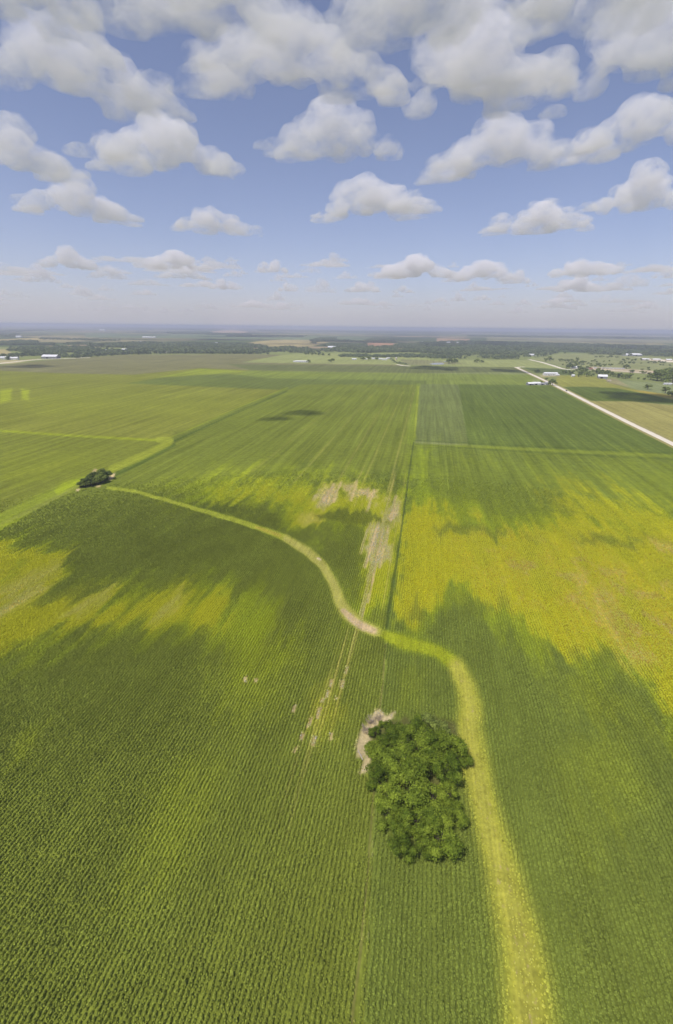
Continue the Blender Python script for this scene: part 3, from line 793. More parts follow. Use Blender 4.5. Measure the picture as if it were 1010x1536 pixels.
for px, py, hh, lb in ((563, 1104, 2.4, 'small leafy bush between the dry brush and the bottom thicket'), (578, 1090, 2.2, 'low bush at the back edge of the bottom thicket by the bare strip'), (566, 1122, 2.6, 'bush beside the bare sand at the thicket edge')):
    tree(px, py, hh, lb, 'bushes round the bottom thicket', NEAR, 1.25, 'bush', 'bush')

# the small dark thicket on the left
for px, py, hh, lb in ((121, 731, 4.5, 'dark bush at the left end of the small left thicket'), (129, 730, 6.0, 'second dark tree from the left end of the small left thicket'), (137, 728, 6.5, 'dark tree in the front middle of the small left thicket'),
                       (146, 726, 6.5, 'dark tree right of the middle of the small left thicket'), (154, 723, 7.0, 'dark tree third from the right in the small left thicket'), (161, 719, 6.5, 'dark tree at the right end of the small left thicket by the bare soil'),
                       (150, 718, 7.5, 'taller tree at the back right of the small left thicket'), (138, 720, 6.0, 'tree at the back of the small left thicket by the dry gap')):
    tree(px, py, hh, lb, 'trees of the small left thicket', NEARD, 1.12)


def dry_brush(px, py, hh, label):
    x, y = gnd(px, py)
    bm = bmesh.new(); g = random.Random(int(px * 7 + py))
    for i in range(42):
        a = g.uniform(0, 6.28); e = g.uniform(0.2, 1.3); L_ = hh * g.uniform(0.5, 1.1)
        b0 = (g.uniform(-.7, .7), g.uniform(-.7, .7), 0)
        p1 = (b0[0] + L_ * .6 * math.cos(a) * math.cos(e), b0[1] + L_ * .6 * math.sin(a) * math.cos(e), L_ * .6 * math.sin(e))
        tube(bm, b0, p1, 0.05, 0.03, 4)
        for k in range(3):
            a2 = a + g.uniform(-.8, .8)
            tube(bm, p1, (p1[0] + L_ * .4 * math.cos(a2) * math.cos(e), p1[1] + L_ * .4 * math.sin(a2) * math.cos(e), p1[2] + L_ * .35 * g.uniform(-.2, 1)), 0.03, 0.01, 3)
    tag(link('brush_pile', bm_mesh('brush_pile', bm, M_DRY), None, (x, y, 0)), label, 'brush pile', 'dry brush by the bottom thicket')


dry_brush(557, 1084, 2.2, 'grey heap of dead branches where the sand meets the bottom thicket')
dry_brush(549, 1096, 1.8, 'smaller heap of dead brush on the sandy corner')
dry_brush(568, 1078, 1.6, 'dead brush heap on the bare strip behind the bottom thicket')
bm = bmesh.new()
tube(bm, (-1.6, 0, .2), (1.5, .1, .22), .17, .11, 8); tube(bm, (.5, .05, .25), (1.0, .8, .5), .06, .03, 6); tube(bm, (-.3, .02, .25), (-.1, -.7, .35), .05, .02, 6)
x, y = gnd(541, 1133)
o = link('fallen_log', bm_mesh('fallen_log', bm, M_LOG), None, (x, y, 0)); o.rotation_euler.z = R(120)
tag(o, 'bleached fallen log lying on the bare sand left of the bottom thicket', 'log')

# single trees and groves in the distance: (px, py, height m, label, group)
T = [
 (829, 578, 10, 'big dark tree beside the gravel road at the roadside farmstead', None, 1.1), (811, 576, 7, 'small brownish tree between the white sheds of the roadside farmstead', None, 1.1),
 (820, 570, 5, 'small bush on the far side of the road opposite the farmstead', None, 1.2),
 (806, 559, 8, 'round dark tree left of the long white building', None, 1.5), (846, 560.5, 7, 'dark tree right of the long white building', None, 1.2),
 (857, 562, 9, 'dark tree just behind the little white cottage', None, 1.1), (868, 565, 10, 'dark tree right of the little white cottage', None, 1.1),
 (880, 565, 8, 'dark tree between the little cottage and the white roofed barn', None, 1.2), (888, 564.5, 6, 'small tree left of the white roofed barn', None, 1.2),
 (972, 584, 8, 'round lone tree on the pasture right of the barn', None, 1.3), (998, 590, 10, 'tall lone tree on the yellow verge near the right edge', None, 1.0), (1008, 595, 8, 'bushy tree on the yellow verge at the right edge', None, 1.2),
 (940, 553, 10, 'round dark tree at the end of the row of trailers', None, 1.3), (949, 559, 7, 'dark bush on the tan street below the trailer row', None, 1.9), (965, 560, 6, 'reddish dark bush on the tan street right of the trailers', None, 1.9),
 (945, 567, 9, 'broad bush group right of the barn hedge', None, 1.7), (954, 541, 7, 'tree by the white sheds in front of the far woods', None, 1.3), (980, 544.5, 6, 'low dark bush in front of the bare white lot', None, 2.6),
 (883, 554, 8, 'tree at the left end of the trailer row', None, 1.2), (967, 570, 5, 'small shrub on the pasture left of the right hand grove', None, 1.2), (957, 569, 4, 'smaller shrub left of the pasture shrub', None, 1.2),
 (825, 541.5, 13, 'broad dark tree above the second gravel road', None, 1.3), (819, 542, 9, 'smaller tree left of the broad tree above the second gravel road', None, 1.2), (866, 540, 9, 'lone tree on the far olive pasture', None, 1.2),
 (497, 543, 10, 'lone round bush in the middle of the pale meadow', None, 1.5),
 (674, 545, 12, 'dark tree at the right end of the pond', None, 1.1), (678.5, 544.5, 13, 'second dark tree at the right end of the pond', None, 1.1), (683, 544, 10, 'smaller tree right of the pair at the pond', None, 1.2),
 (716, 544, 10, 'left one of the two lone trees on the yellow meadow', None, 1.5), (723, 544, 8, 'right one of the two lone trees on the yellow meadow', None, 1.4),
 (463, 544, 8, 'dark tree at the right end of the long low white building', None, 1.1),
 (545, 540, 10, 'dark tree at the left of the row of white trailers', None, 1.3), (553, 540, 11, 'dark tree between the first white trailers', None, 1.2), (566, 540, 9, 'dark tree in the middle of the row of white trailers', None, 1.2), (539, 537, 7, 'small tree left of the row of white trailers', None, 1.2),
]
for px, py, hh, lb, gp, w in T:
    bush = 'bush' in lb or 'shrub' in lb
    tree(px, py, hh, lb, 'scattered trees of the middle distance', LIGHT if 'brownish' in lb else MID, w, 'bush' if bush else 'tree', 'bush' if bush else 'tree')
def grove(pts, hh, label, group, w=1.2):
    for px, py in pts:
        tree(px + random.uniform(-.6, .6), py + random.uniform(-.3, .3), hh * random.uniform(.8, 1.2), label, group, MID, w)
grove([(459, 532), (464, 532), (469, 532.5), (474, 532.3), (479, 533), (485, 533.5), (494, 533.5)], 9, 'small dark tree in the line along the far edge of the pale meadow', 'trees in a line on the far edge of the meadow', 1.1)
grove([(851, 553), (855, 551), (860, 552.5), (865, 550), (868, 554), (872, 556), (866, 557), (876, 559), (872, 562), (882, 561), (879, 558)], 9, 'one of the dark trees massed round the houses above the little cottage', 'trees massed round the houses', 1.15)
grove([(891, 560), (895, 560), (899, 560.5), (903, 561), (908, 562), (912, 563), (916, 564), (920, 564.5), (924, 565.5), (929, 567), (935, 567.5), (939, 568)], 9, 'one of the dark trees in the belt behind the white roofed barn', 'trees of the belt behind the barn', 1.2)
grove([(977, 569), (982, 567), (987, 566), (992, 570), (986, 571), (997, 565), (1003, 566), (1008, 568), (1001, 571), (1008, 575), (1012, 563), (996, 572), (1018, 570), (1022, 575)], 15, 'one of the dark trees of the grove at the right edge', 'trees of the right hand grove', 1.2)
grove([(840, 542), (844, 541.5), (848, 542), (853, 543), (858, 542.5), (862, 544), (870, 545), (876, 545)], 7, 'one of the low trees in the hedge across the olive pasture', 'low trees of the pasture hedge', 1.5)
grove([(888, 550), (893, 550), (897, 549), (901, 550.5), (906, 549.5), (916, 549)], 6, 'one of the low trees just behind the trailer row', 'low trees behind the trailers', 1.3)
grove([(random.uniform(842, 960), random.uniform(541, 549)) for i in range(26)], 4.5, 'one of the little bushes scattered over the olive pasture above the trailer row', 'bushes scattered over the olive pasture', 1.4)
grove([(random.uniform(960, 1010), random.uniform(545, 556)) for i in range(9)], 4.5, 'one of the little bushes on the pasture below the bare white lot', 'bushes below the bare lot', 1.4)
grove([(935, 541), (943, 540), (949, 541.5), (962, 540.5), (971, 541), (990, 544.6), (996, 545)], 6, 'one of the trees strung along the pale track by the bare lot', 'trees along the pale track', 1.4)
grove([(895, 536), (900, 535.6), (905, 536), (912, 536.3), (918, 536), (926, 536.5)], 6, 'one of the low bushes in front of the far woods on the right', 'low bushes before the far woods', 1.8)


# ------------------------------------------------------------------ woods, hedges: uncountable masses
def area_pts(poly, spacing, jitter=0.5, thin=0.0, seed=1):
    g = np.random.default_rng(seed)
    W_ = np.array([gnd(a, b) for a, b in poly])
    x0, y0 = W_.min(0); x1, y1 = W_.max(0)
    X, Y_ = np.meshgrid(np.arange(x0, x1, spacing), np.arange(y0, y1, spacing))
    X = X.ravel() + g.uniform(-jitter, jitter, X.size) * spacing; Y_ = Y_.ravel() + g.uniform(-jitter, jitter, Y_.size) * spacing
    k = sdf(X, Y_, W_) < 0
    if thin: k &= (fbm(X / 130, Y_ / 130, seed, 3) + g.uniform(-.08, .08, X.size)) > thin
    return X[k], Y_[k]


WOODPROTO = [bpy.data.objects.new('wood_tree', m_) for m_ in WOODC]


def wood(poly, spacing, hh, label, thin=0.0, seed=1, name='woodland'):
    X, Y_ = area_pts(poly, spacing, 0.5, thin, seed)
    if not len(X): return
    g = np.random.default_rng(seed)
    s = hh * g.uniform(0.65, 1.3, len(X)) * (0.8 + 0.5 * fbm(X / 60, Y_ / 60, seed + 5, 2))
    sc = np.stack([s * 1.15, s * 1.15, s], -1)
    scatter(name, np.stack([X, Y_, np.zeros(len(X))], -1), sc, g.uniform(0, 6.28, len(X)), WOODPROTO[seed % 4], None, M_WOOD, label, 'woods')


wood([(130, 536), (190, 532), (250, 530.5), (370, 531), (425, 531.5), (490, 529), (560, 529.3), (620, 528.5), (700, 528.5), (640, 521), (560, 521), (470, 524), (430, 521.5), (370, 517.5), (290, 515.5), (262, 516.5), (200, 514.5), (135, 518.5), (118, 529)], 16, 12, 'belt of creek woods behind the grey olive field', 0.41, 2)
wood([(560, 529.2), (620, 528.5), (660, 533), (700, 539), (760, 539), (805, 538), (840, 532), (900, 532), (1010, 537), (1080, 541), (1080, 528), (1010, 524.5), (900, 521), (780, 515), (720, 512), (640, 514), (600, 517)], 19, 12, 'broad creek woods across the right half of the distance', 0.51, 3)
wood([(0, 537), (12, 540), (60, 537.5), (92, 536.5), (118, 537), (136, 535), (150, 529), (135, 520), (95, 520.5), (60, 523), (15, 522), (10, 527), (40, 530), (16, 534)], 14, 11, 'patchy woods round the white barn on the far left', 0.46, 6)
wood([(-40, 517), (30, 511.5), (60, 513), (50, 517), (140, 515), (130, 518.5), (60, 518), (0, 518)], 15, 10, 'tree belt between far pastures on the left', 0.44, 7)
wood([(60, 508), (125, 508.5), (180, 510.5), (175, 512), (60, 509)], 22, 9, 'thin tree line across far pasture on the left', 0.4, 4)
wood([(465, 511), (480, 507), (505, 507), (503, 510.5), (540, 512.5), (590, 510), (600, 515), (545, 514), (500, 512.5), (470, 513)], 20, 11, 'dark tree belt behind the pink field', 0.3, 5)
wood([(484, 519), (500, 516.5), (540, 517.5), (548, 515.5), (552, 519), (545, 520.5), (500, 519.5)], 18, 10, 'small wood between the white house and the pink field', 0.35, 9)
wood([(508, 534), (520, 532.6), (560, 534), (604, 534), (602, 536.2), (550, 536), (510, 535.2)], 9, 8, 'long hedge behind the row of white trailers', 0.30, 8, 'hedgerow')
wood([(598, 532), (625, 532), (680, 534), (700, 538), (655, 538), (612, 537.6), (600, 535)], 13, 8, 'scrub between the meadow and the creek woods', 0.47, 10, 'scrub')
wood([(582, 537), (586, 537), (594, 542.5), (610, 546), (612, 547.8), (600, 546.8), (590, 543.6)], 9, 3.5, 'dark line of scrub along the curved ditch', 0.2, 11, 'scrub')
wood([(448, 517), (474, 514), (476, 518), (455, 518.6)], 18, 10, 'clump of far trees on the edge of the tan field', 0.42, 12)
wood([(790, 514), (860, 516), (1010, 520), (1010, 523), (880, 519.5), (790, 516)], 22, 10, 'far tree belt beyond the creek woods on the right', 0.42, 13)
wood([(840, 545), (880, 549), (905, 549), (880, 545.6), (845, 543)], 16, 5, 'low scrub on the olive pasture', 0.52, 14, 'scrub')
for i_, (q, sp_) in enumerate((([(-50, 498.5), (50, 494), (120, 494.5), (50, 497), (-50, 501)], 40), ([(140, 489.9), (340, 493), (330, 495.4), (140, 493.2)], 60), ([(250, 499), (380, 500.6), (376, 503), (260, 501)], 36), ([(380, 494.4), (560, 496.5), (700, 499.6), (690, 501.2), (540, 498.8), (390, 496.8)], 60),
                      ([(600, 496), (850, 498.6), (1060, 501), (1060, 504), (850, 501.5), (610, 498.6)], 60), ([(700, 503), (860, 505), (1060, 507.5), (1060, 509), (860, 507), (705, 505)], 40), ([(340, 503.4), (460, 504.5), (455, 506), (340, 505.2)], 30), ([(0, 503), (30, 501), (20, 505.6), (0, 506)], 32))):
    wood(q, sp_, 14 if i_ not in (1, 3, 4) else 18, 'hazy blue tree line near the horizon', 0.42, 20 + i_)


# ------------------------------------------------------------------ roads, pond
VERGE = plain('road_verge', lin((150, 142, 84)), 0.95, 0.3, 0.15)


def ribbon(name, pts, width, z, mat, label, seed=0):
    W_ = [Vector((*gnd(a, b), 0)) for a, b in pts]
    dense = []
    for a, b in zip(W_[:-1], W_[1:]):
        n = max(2, int((b - a).length / 6))
        dense += [a.lerp(b, i / n) for i in range(n)]
    dense.append(W_[-1])
    g = random.Random(seed); V, F_ = [], []
    for i, p in enumerate(dense):
        d = (dense[min(i + 1, len(dense) - 1)] - dense[max(i - 1, 0)]).normalized(); nrm = Vector((-d.y, d.x, 0))
        wl, wr = width / 2 + g.uniform(-.25, .25), width / 2 + g.uniform(-.25, .25)
        V += [p + nrm * wl - Vector((0, 0, 0.02)), p + nrm * wl * .8 + Vector((0, 0, z)), p - nrm * wr * .8 + Vector((0, 0, z)), p - nrm * wr - Vector((0, 0, 0.02))]
        if i:
            k = 4 * i
            F_ += [(k - 4 + j, k - 3 + j, k + 1 + j, k + j) for j in range(3)]
    me = mesh_np(name, [tuple(v) for v in V], F_, mat)
    return tag(link(name, me), label, name, kind='structure')


ribbon('road', [(774, 550.6), (779, 553), (802, 563.5), (830, 576.5), (850, 586.5), (900, 612), (950, 637), (1010, 666), (1100, 711)], 8.5, 0.12, M_ROAD, 'straight pale gravel road on the right', 1)
ribbon('verge', [(775, 550.8), (779, 553), (802, 563.5), (830, 576.5), (850, 586.5), (900, 612), (950, 637), (1010, 666), (1100, 711)], 17, 0.05, VERGE, 'rough grass verges of the straight gravel road', 9)
ribbon('road', [(773.5, 551.6), (780, 550.4), (787, 550.2)], 10, 0.16, M_ROAD, 'short gravel spur at the corner of the road', 2)
ribbon('road', [(794, 539), (812, 543), (830, 548.3), (842, 552.3), (850, 554)], 12, 0.12, M_ROAD, 'second pale gravel road beyond the meadow', 3)
ribbon('road', [(850, 554.6), (868, 552.6), (890, 553), (930, 556), (960, 558.8), (1000, 562)], 7, 0.12, M_ROAD, 'tan street in front of the trailer row', 4)
ribbon('road', [(-60, 552), (0, 545), (36, 541), (62, 538.8), (96, 537.8), (135, 536.2)], 14, 0.12, M_ROAD, 'pale track leading to the white barn on the far left', 5)
ribbon('path', [(596, 546.6), (604, 548), (616, 549)], 12, 0.1, M_ROAD, 'pale track beside the curved ditch', 6)
ribbon('road', [(955, 536), (985, 539), (1012, 540.3), (1060, 543)], 9, 0.12, M_ROAD, 'pale track past the bare lot on the right', 7)

mw, nt, b = new_mat('pond_water')
b.inputs['Base Color'].default_value = (0.25, 0.24, 0.21, 1); b.inputs['Roughness'].default_value = 0.12; b.inputs['Specular IOR Level'].default_value = 0.6
tc = N(nt, 'ShaderNodeNewGeometry'); bp = N(nt, 'ShaderNodeBump'); bp.inputs['Strength'].default_value = 0.15
nt.links.new(noise(nt, tc.outputs['Position'], 0.8, 3), bp.inputs['Height']); nt.links.new(bp.outputs[0], b.inputs['Normal'])


def water(name, poly, label):
    V = [(*gnd(a, b), 0.06) for a, b in poly]
    me = bpy.data.meshes.new(name); me.from_pydata(V, [], [tuple(range(len(V)))]); me.materials.append(mw)
    tag(link(name, me), label, 'pond', kind='structure')


water('water', [(644, 545.6), (652, 544.2), (664, 544), (667, 545), (664, 546.6), (650, 546.8)], 'pale pond in the middle distance left of two dark trees')
water('water', [(664, 541.6), (674, 541), (678, 541.8), (670, 542.6)], 'smaller pale pond behind the two dark trees')


# ------------------------------------------------------------------ buildings and trailers
def box_bm(bm, x0, x1, y0, y1, z0, z1):
    v = [bm.verts.new(p) for p in ((x0, y0, z0), (x1, y0, z0), (x1, y1, z0), (x0, y1, z0), (x0, y0, z1), (x1, y0, z1), (x1, y1, z1), (x0, y1, z1))]
    for f in ((0, 3, 2, 1), (4, 5, 6, 7), (0, 1, 5, 4), (1, 2, 6, 5), (2, 3, 7, 6), (3, 0, 4, 7)): bm.faces.new([v[i] for i in f])


def building(px, py, w, dpt, hgt, rise, label, cat='building', name='building', wall=M_WALLW, roof=M_WHITE, rot=0.0, nwin=2, big_door=False, group=None):
    """gabled building, ridge along its length, long side to the camera at rot 0"""
    x, y = gnd(px, py)
    root = bpy.data.objects.new(name, None); COL.objects.link(root)
    root.location = (x, y, 0); root.rotation_euler.z = YAW + rot
    tag(root, label, cat, group)
    bm = bmesh.new(); W2_, D2 = w / 2, dpt / 2
    base = [(-W2_, -D2), (W2_, -D2), (W2_, D2), (-W2_, D2)]
    lo = [bm.verts.new((a, b, 0)) for a, b in base]; hi = [bm.verts.new((a, b, hgt)) for a, b in base]
    r1 = bm.verts.new((-W2_, 0, hgt + rise)); r2 = bm.verts.new((W2_, 0, hgt + rise))
    bm.faces.new((lo[0], lo[1], hi[1], hi[0])); bm.faces.new((lo[2], lo[3], hi[3], hi[2]))
    bm.faces.new((lo[1], lo[2], hi[2], r2, hi[1])); bm.faces.new((lo[3], lo[0], hi[0], r1, hi[3]))
    link('wall', bm_mesh('wall', bm, wall), root)
    bm = bmesh.new(); ov, th = 0.5, 0.15
    sl = rise / D2
    for s in (-1, 1):
        ye = s * (D2 + ov); ze = hgt - ov * sl + 0.06
        P_ = [(-W2_ - ov, ye, ze), (W2_ + ov, ye, ze), (W2_ + ov, 0, hgt + rise + 0.06), (-W2_ - ov, 0, hgt + rise + 0.06)]
        a = [bm.verts.new(p) for p in P_]; b_ = [bm.verts.new((p[0], p[1], p[2] + th)) for p in P_]
        bm.faces.new(a); bm.faces.new(b_)
        for i in range(4): bm.faces.new((a[i], a[(i + 1) % 4], b_[(i + 1) % 4], b_[i]))
    link('roof', bm_mesh('roof', bm, roof), root)
    dw, dh = (min(5.0, w * .3), hgt * .8) if big_door else (1.0, 2.0)
    dx = -w * .12
    bm = bmesh.new(); box_bm(bm, dx - dw / 2, dx + dw / 2, -D2 - .06, -D2 + .02, 0.05, dh)
    link('door', bm_mesh('door', bm, M_DARK if big_door else M_WALLG), root)
    for i in range(nwin):
        wx = -w * .38 + i * (w * .76 / max(1, nwin - 1)) if nwin > 1 else w * .25
        if abs(wx - dx) < (dw / 2 + .8): continue
        bm = bmesh.new(); box_bm(bm, wx - .6, wx + .6, -D2 - .05, -D2 + .02, 1.0, 2.2)
        link('window', bm_mesh('window', bm, M_GLASS), root)
    return root


def trailer(px, py, w, label, group, rot=0.0, wall=M_WALLW):
    x, y = gnd(px, py)
    root = bpy.data.objects.new('trailer', None); COL.objects.link(root)
    root.location = (x, y, 0); root.rotation_euler.z = YAW + rot
    tag(root, label, 'trailer', group)
    bm = bmesh.new(); box_bm(bm, -w / 2, w / 2, -1.6, 1.6, .55, 3.5)
    bmesh.ops.bevel(bm, geom=list(bm.edges), offset=.25, segments=2, affect='EDGES')
    link('body', bm_mesh('body', bm, wall), root)
    bm = bmesh.new(); box_bm(bm, w * .15, w * .15 + .8, -1.66, -1.58, .7, 2.6); link('door', bm_mesh('door', bm, M_WALLG), root)
    for wx in (-w * .32, -w * .08, w * .38):
        bm = bmesh.new(); box_bm(bm, wx - .5, wx + .5, -1.65, -1.59, 1.8, 2.6); link('window', bm_mesh('window', bm, M_GLASS), root)
    for sx_ in (-.7, .7):
        bm = bmesh.new(); tube(bm, (sx_, -1.55, .4), (sx_, -1.25, .4), .4, .4, 12); link('wheel', bm_mesh('wheel', bm, M_TYRE), root)
    return root


building(77, 537.4, 44, 30, 6, 5, 'big white roofed barn in front of the woods on the far left', 'barn', 'barn', M_WALLG, M_WHITE, 0.1, 0, True)
building(795, 577.4, 11, 9, 3, 2.2, 'leftmost white shed of the roadside farmstead', 'shed', 'shed', M_WALLG, M_WHITE, 0.2, 1, True)
building(804.5, 577, 15, 8, 3, 2.2, 'longer white roofed shed in the middle of the roadside farmstead', 'shed', 'shed', M_WALLW, M_WHITE, 0.1, 2, True)
building(813.5, 577.2, 6, 6, 2.6, 1.5, 'small grey shed under the trees of the roadside farmstead', 'shed', 'shed', M_WALLG, M_GREYR, 0.1, 0, True)
building(819.5, 577, 8, 7, 3, 2, 'white house beside the big dark tree by the gravel road', 'house', 'house', M_WALLW, M_GREYR, 0.3, 2)
building(825.5, 563, 31, 11, 5, 2, 'long white building on the far side of the gravel road', 'building', 'building', M_WALLW, M_WHITE, 0.0, 5)
building(835.8, 563.4, 8, 6, 2.4, 1.2, 'low white lean-to at the right end of the long white building', 'shed', 'shed', M_WALLW, M_WHITE, 0.0, 1)
building(903.5, 567.4, 18, 15, 4.5, 3.5, 'barn with eave shade in its wall colour and a bright white roof on the right pasture', 'barn', 'barn', M_WALLG, M_WHITE, -0.35, 0, True)  # grey walls put the shade below the eaves into the siding colour
building(913.5, 571.6, 7, 4, 1.6, .8, 'small tan shed in front of the white roofed barn', 'shed', 'shed', M_WALLC, M_WALLC, 0.0, 0)
building(859.5, 564.8, 6.5, 5, 2.8, 2, 'little white cottage under dark trees', 'house', 'cottage', M_WALLW, M_WHITE, 0.2, 2)
building(861.5, 552.4, 16, 10, 3.5, 2.5, 'white roofed house among the massed dark trees', 'house', 'house', M_WALLW, M_WHITE, 0.2, 3)
building(876.5, 554.6, 12, 8, 3, 2, 'white house left of the trailer row', 'house', 'house', M_WALLW, M_WHITE, -0.2, 2)
building(885.5, 554.6, 9, 8, 3, 2, 'tan house at the left end of the tan street', 'house', 'house', M_WALLC, M_REDR, 0.1, 2)
for i_, (px, w) in enumerate(((893, 9), (898, 8), (904.5, 10), (910.5, 10), (917, 11), (924, 10), (929, 10), (934.5, 10))):
    trailer(px, 552.6 + .028 * (px - 893), w, ('first', 'second', 'third', 'fourth', 'fifth', 'sixth', 'seventh', 'eighth')[i_] + ' trailer from the left in the row above the tan street', 'trailers above the tan street', random.uniform(-.5, .5), M_WALLC if i_ in (1,) else M_WALLW)
building(942, 533.6, 40, 20, 5, 4, 'left one of two white roofed barns in front of the right woods', 'barn', 'barn', M_WALLW, M_WHITE, 0.1, 3, True)
building(953.8, 534, 38, 24, 6, 5, 'right one of two white roofed barns in front of the right woods', 'barn', 'barn', M_WALLG, M_WHITE, 0.0, 3, True)
building(1001.5, 577, 15, 5, 2.6, .8, 'long white trailer house below the right hand grove', 'trailer', 'mobile_home', M_WALLW, M_WHITE, -0.1, 3)
for px, w_, lb in ((968, 24, 'low white building at the left of the bare pale lot'), (984, 30, 'widest white roofed building on the bare pale lot'), (1003, 18, 'white building at the right end of the bare pale lot')):
    building(px, 540.4 + .02 * (px - 968), w_, 12, 4, 2.5, lb, 'building', 'building', M_WALLC, M_WHITE, random.uniform(-.2, .2), 2, group='buildings on the bare lot')
building(857.5, 518.4, 34, 18, 6, 4, 'far white building beyond the woods on the right', 'building', 'building', M_WALLW, M_WHITE, 0.0, 3)
building(453, 543.4, 38, 8, 3.5, 1.6, 'long low white building in the pale meadow', 'building', 'building', M_WALLW, M_WHITE, 0.0, 6)
building(444, 543.2, 16, 6, 2.6, 1.2, 'lower white annex left of the long low building in the meadow', 'shed', 'shed', M_WALLW, M_WHITE, 0.0, 2)
for px, py, w, lb in ((531.5, 539.6, 15, 'white house standing alone left of the trailer row'), (549, 539.2, 9, 'white trailer between the first two dark trees'), (561, 538.8, 15, 'white trailer left of the middle dark tree'), (570.5, 539.2, 11, 'white trailer right of the middle dark tree'), (577, 540, 17, 'longest white trailer near the ditch end of the row'), (582.5, 538.4, 12, 'white trailer at the ditch end of the row')):
    building(px, py, w, 7, 3.2, 1.4, lb, 'trailer', 'mobile_home', M_WALLW, M_WHITE, random.uniform(-.1, .1), 2, group='white mobile homes by the meadow')
building(498, 522.4, 40, 22, 6, 5, 'white house with a rusty roof in the creek woods', 'house', 'house', M_WALLW, M_WHITE, 0.1, 4)
building(637.5, 529, 24, 14, 5, 4, 'white house on the edge of the right creek woods', 'house', 'house', M_WALLW, M_WHITE, 0.1, 3)
for px, py, w, lb in ((163, 527.4, 22, 'left one of two white roofed houses in the creek woods'), (187, 526, 20, 'right one of two white roofed houses in the creek woods'), (248, 516.6, 24, 'white house on the back edge of the creek woods'), (252, 529.6, 18, 'white house on the front edge of the creek woods'), (210, 513.6, 30, 'white roofed shed behind the creek woods'),
                      (121, 522.6, 22, 'leftmost white roof at the back of the far left woods'), (134, 522.8, 24, 'white roof right of the leftmost one behind the left woods'), (325, 515.6, 16, 'small white building on the back edge of the woods'), (22, 539.4, 22, 'pale building beside the track on the far left'), (6, 538.8, 16, 'small pale building at the left edge'),
                      (633, 513.6, 20, 'white building behind the right creek woods'), (673, 514.2, 26, 'white building right of another behind the right creek woods'), (687, 514.6, 18, 'small white building among tan fields'), (798, 533.8, 26, 'white shed deep in the right creek woods')):
    building(px, py, w, w * .55, 5, 3, lb, 'house', 'house', M_WALLW, M_WHITE, random.uniform(-.2, .2), 2, group='white roofs in the far woods')
building(224, 506.6, 110, 30, 6, 4, 'very long pale building on the far plain', 'building', 'building', M_WALLW, M_WHITE, 0.0, 6)
building(154, 496.2, 90, 60, 18, 8, 'bright white building on the far plain near the horizon', 'building', 'building', M_WALLW, M_WHITE, 0.0, 4)
building(29, 506.2, 40, 25, 8, 5, 'small white building on the left far pasture', 'building', 'building', M_WALLW, M_WHITE, 0.0, 3)

# cream silo at the bend of the ditch
x, y = gnd(594.5, 540)
root = bpy.data.objects.new('silo', None); COL.objects.link(root); root.location = (x, y, 0)
tag(root, 'short cream silo by the bend of the ditch', 'silo')
bm = bmesh.new(); tube(bm, (0, 0, 0), (0, 0, 8), 3.2, 3.2, 20); link('wall', bm_mesh('wall', bm, M_WALLC), root)
bm = bmesh.new(); tube(bm, (0, 0, 8.0), (0, 0, 9.6), 3.4, .3, 20); link('roof', bm_mesh('roof', bm, M_WALLW), root)
bm = bmesh.new(); box_bm(bm, -.5, .5, -3.35, -3.1, .1, 2.0); link('door', bm_mesh('door', bm, M_WALLG), root)

# pickup on the gravel road
x, y = gnd(850, 586.6); x2, y2 = gnd(900, 612)
root = bpy.data.objects.new('pickup_truck', None); COL.objects.link(root); root.location = (x, y, 0.12); root.rotation_euler.z = math.atan2(y2 - y, x2 - x)
tag(root, 'grey pickup truck on the pale gravel road', 'pickup truck')
bm = bmesh.new(); box_bm(bm, -2.7, 2.7, -.95, .95, .45, 1.1); box_bm(bm, -.5, 1.3, -.88, .88, 1.1, 1.8)
bmesh.ops.bevel(bm, geom=list(bm.edges), offset=.1, segments=2, affect='EDGES'); link('body', bm_mesh('body', bm, M_PAINT), root)
bm = bmesh.new(); box_bm(bm, 1.29, 1.33, -.75, .75, 1.2, 1.65); link('windscreen', bm_mesh('windscreen', bm, M_GLASS), root)
for sx_ in (-1.7, 1.7):
    for sy_ in (-.97, .75):
        bm = bmesh.new(); tube(bm, (sx_, sy_, .38), (sx_, sy_ + .22, .38), .38, .38, 14); link('wheel', bm_mesh('wheel', bm, M_TYRE), root)

# ------------------------------------------------------------------ light, sky, air
SUN_EL, SUN_AZ = R(62), YAW + R(180 - 45)     # azimuth counter-clockwise from +Y: behind the camera, to its left
SUN_AZ = YAW + R(135)
sd = np.array([-math.sin(SUN_AZ) * math.cos(SUN_EL), math.cos(SUN_AZ) * math.cos(SUN_EL), math.sin(SUN_EL)])
sl_ = bpy.data.lights.new('sun', 'SUN'); sl_.energy = 3.7; sl_.angle = R(0.5); sl_.color = (1.0, 0.95, 0.87)
so = bpy.data.objects.new('sun', sl_); COL.objects.link(so)
so.rotation_euler = Vector(sd).to_track_quat('Z', 'Y').to_euler()
so.location = tuple(sd * 500)
w = bpy.data.worlds.new('World'); scene.world = w; w.use_nodes = True
nt = w.node_tree; bg = nt.nodes['Background']
sky = nt.nodes.new('ShaderNodeTexSky'); sky.sky_type = 'NISHITA'; sky.sun_disc = False
sky.sun_elevation = SUN_EL; sky.sun_rotation = -SUN_AZ
sky.altitude = 100; sky.air_density = 0.75; sky.dust_density = 0.8; sky.ozone_density = 2.0
nt.links.new(mixcol(nt, 1.0, sky.outputs[0], (1.10, 0.97, 1.04), 'MULTIPLY'), bg.inputs[0]); bg.inputs[1].default_value = 0.13


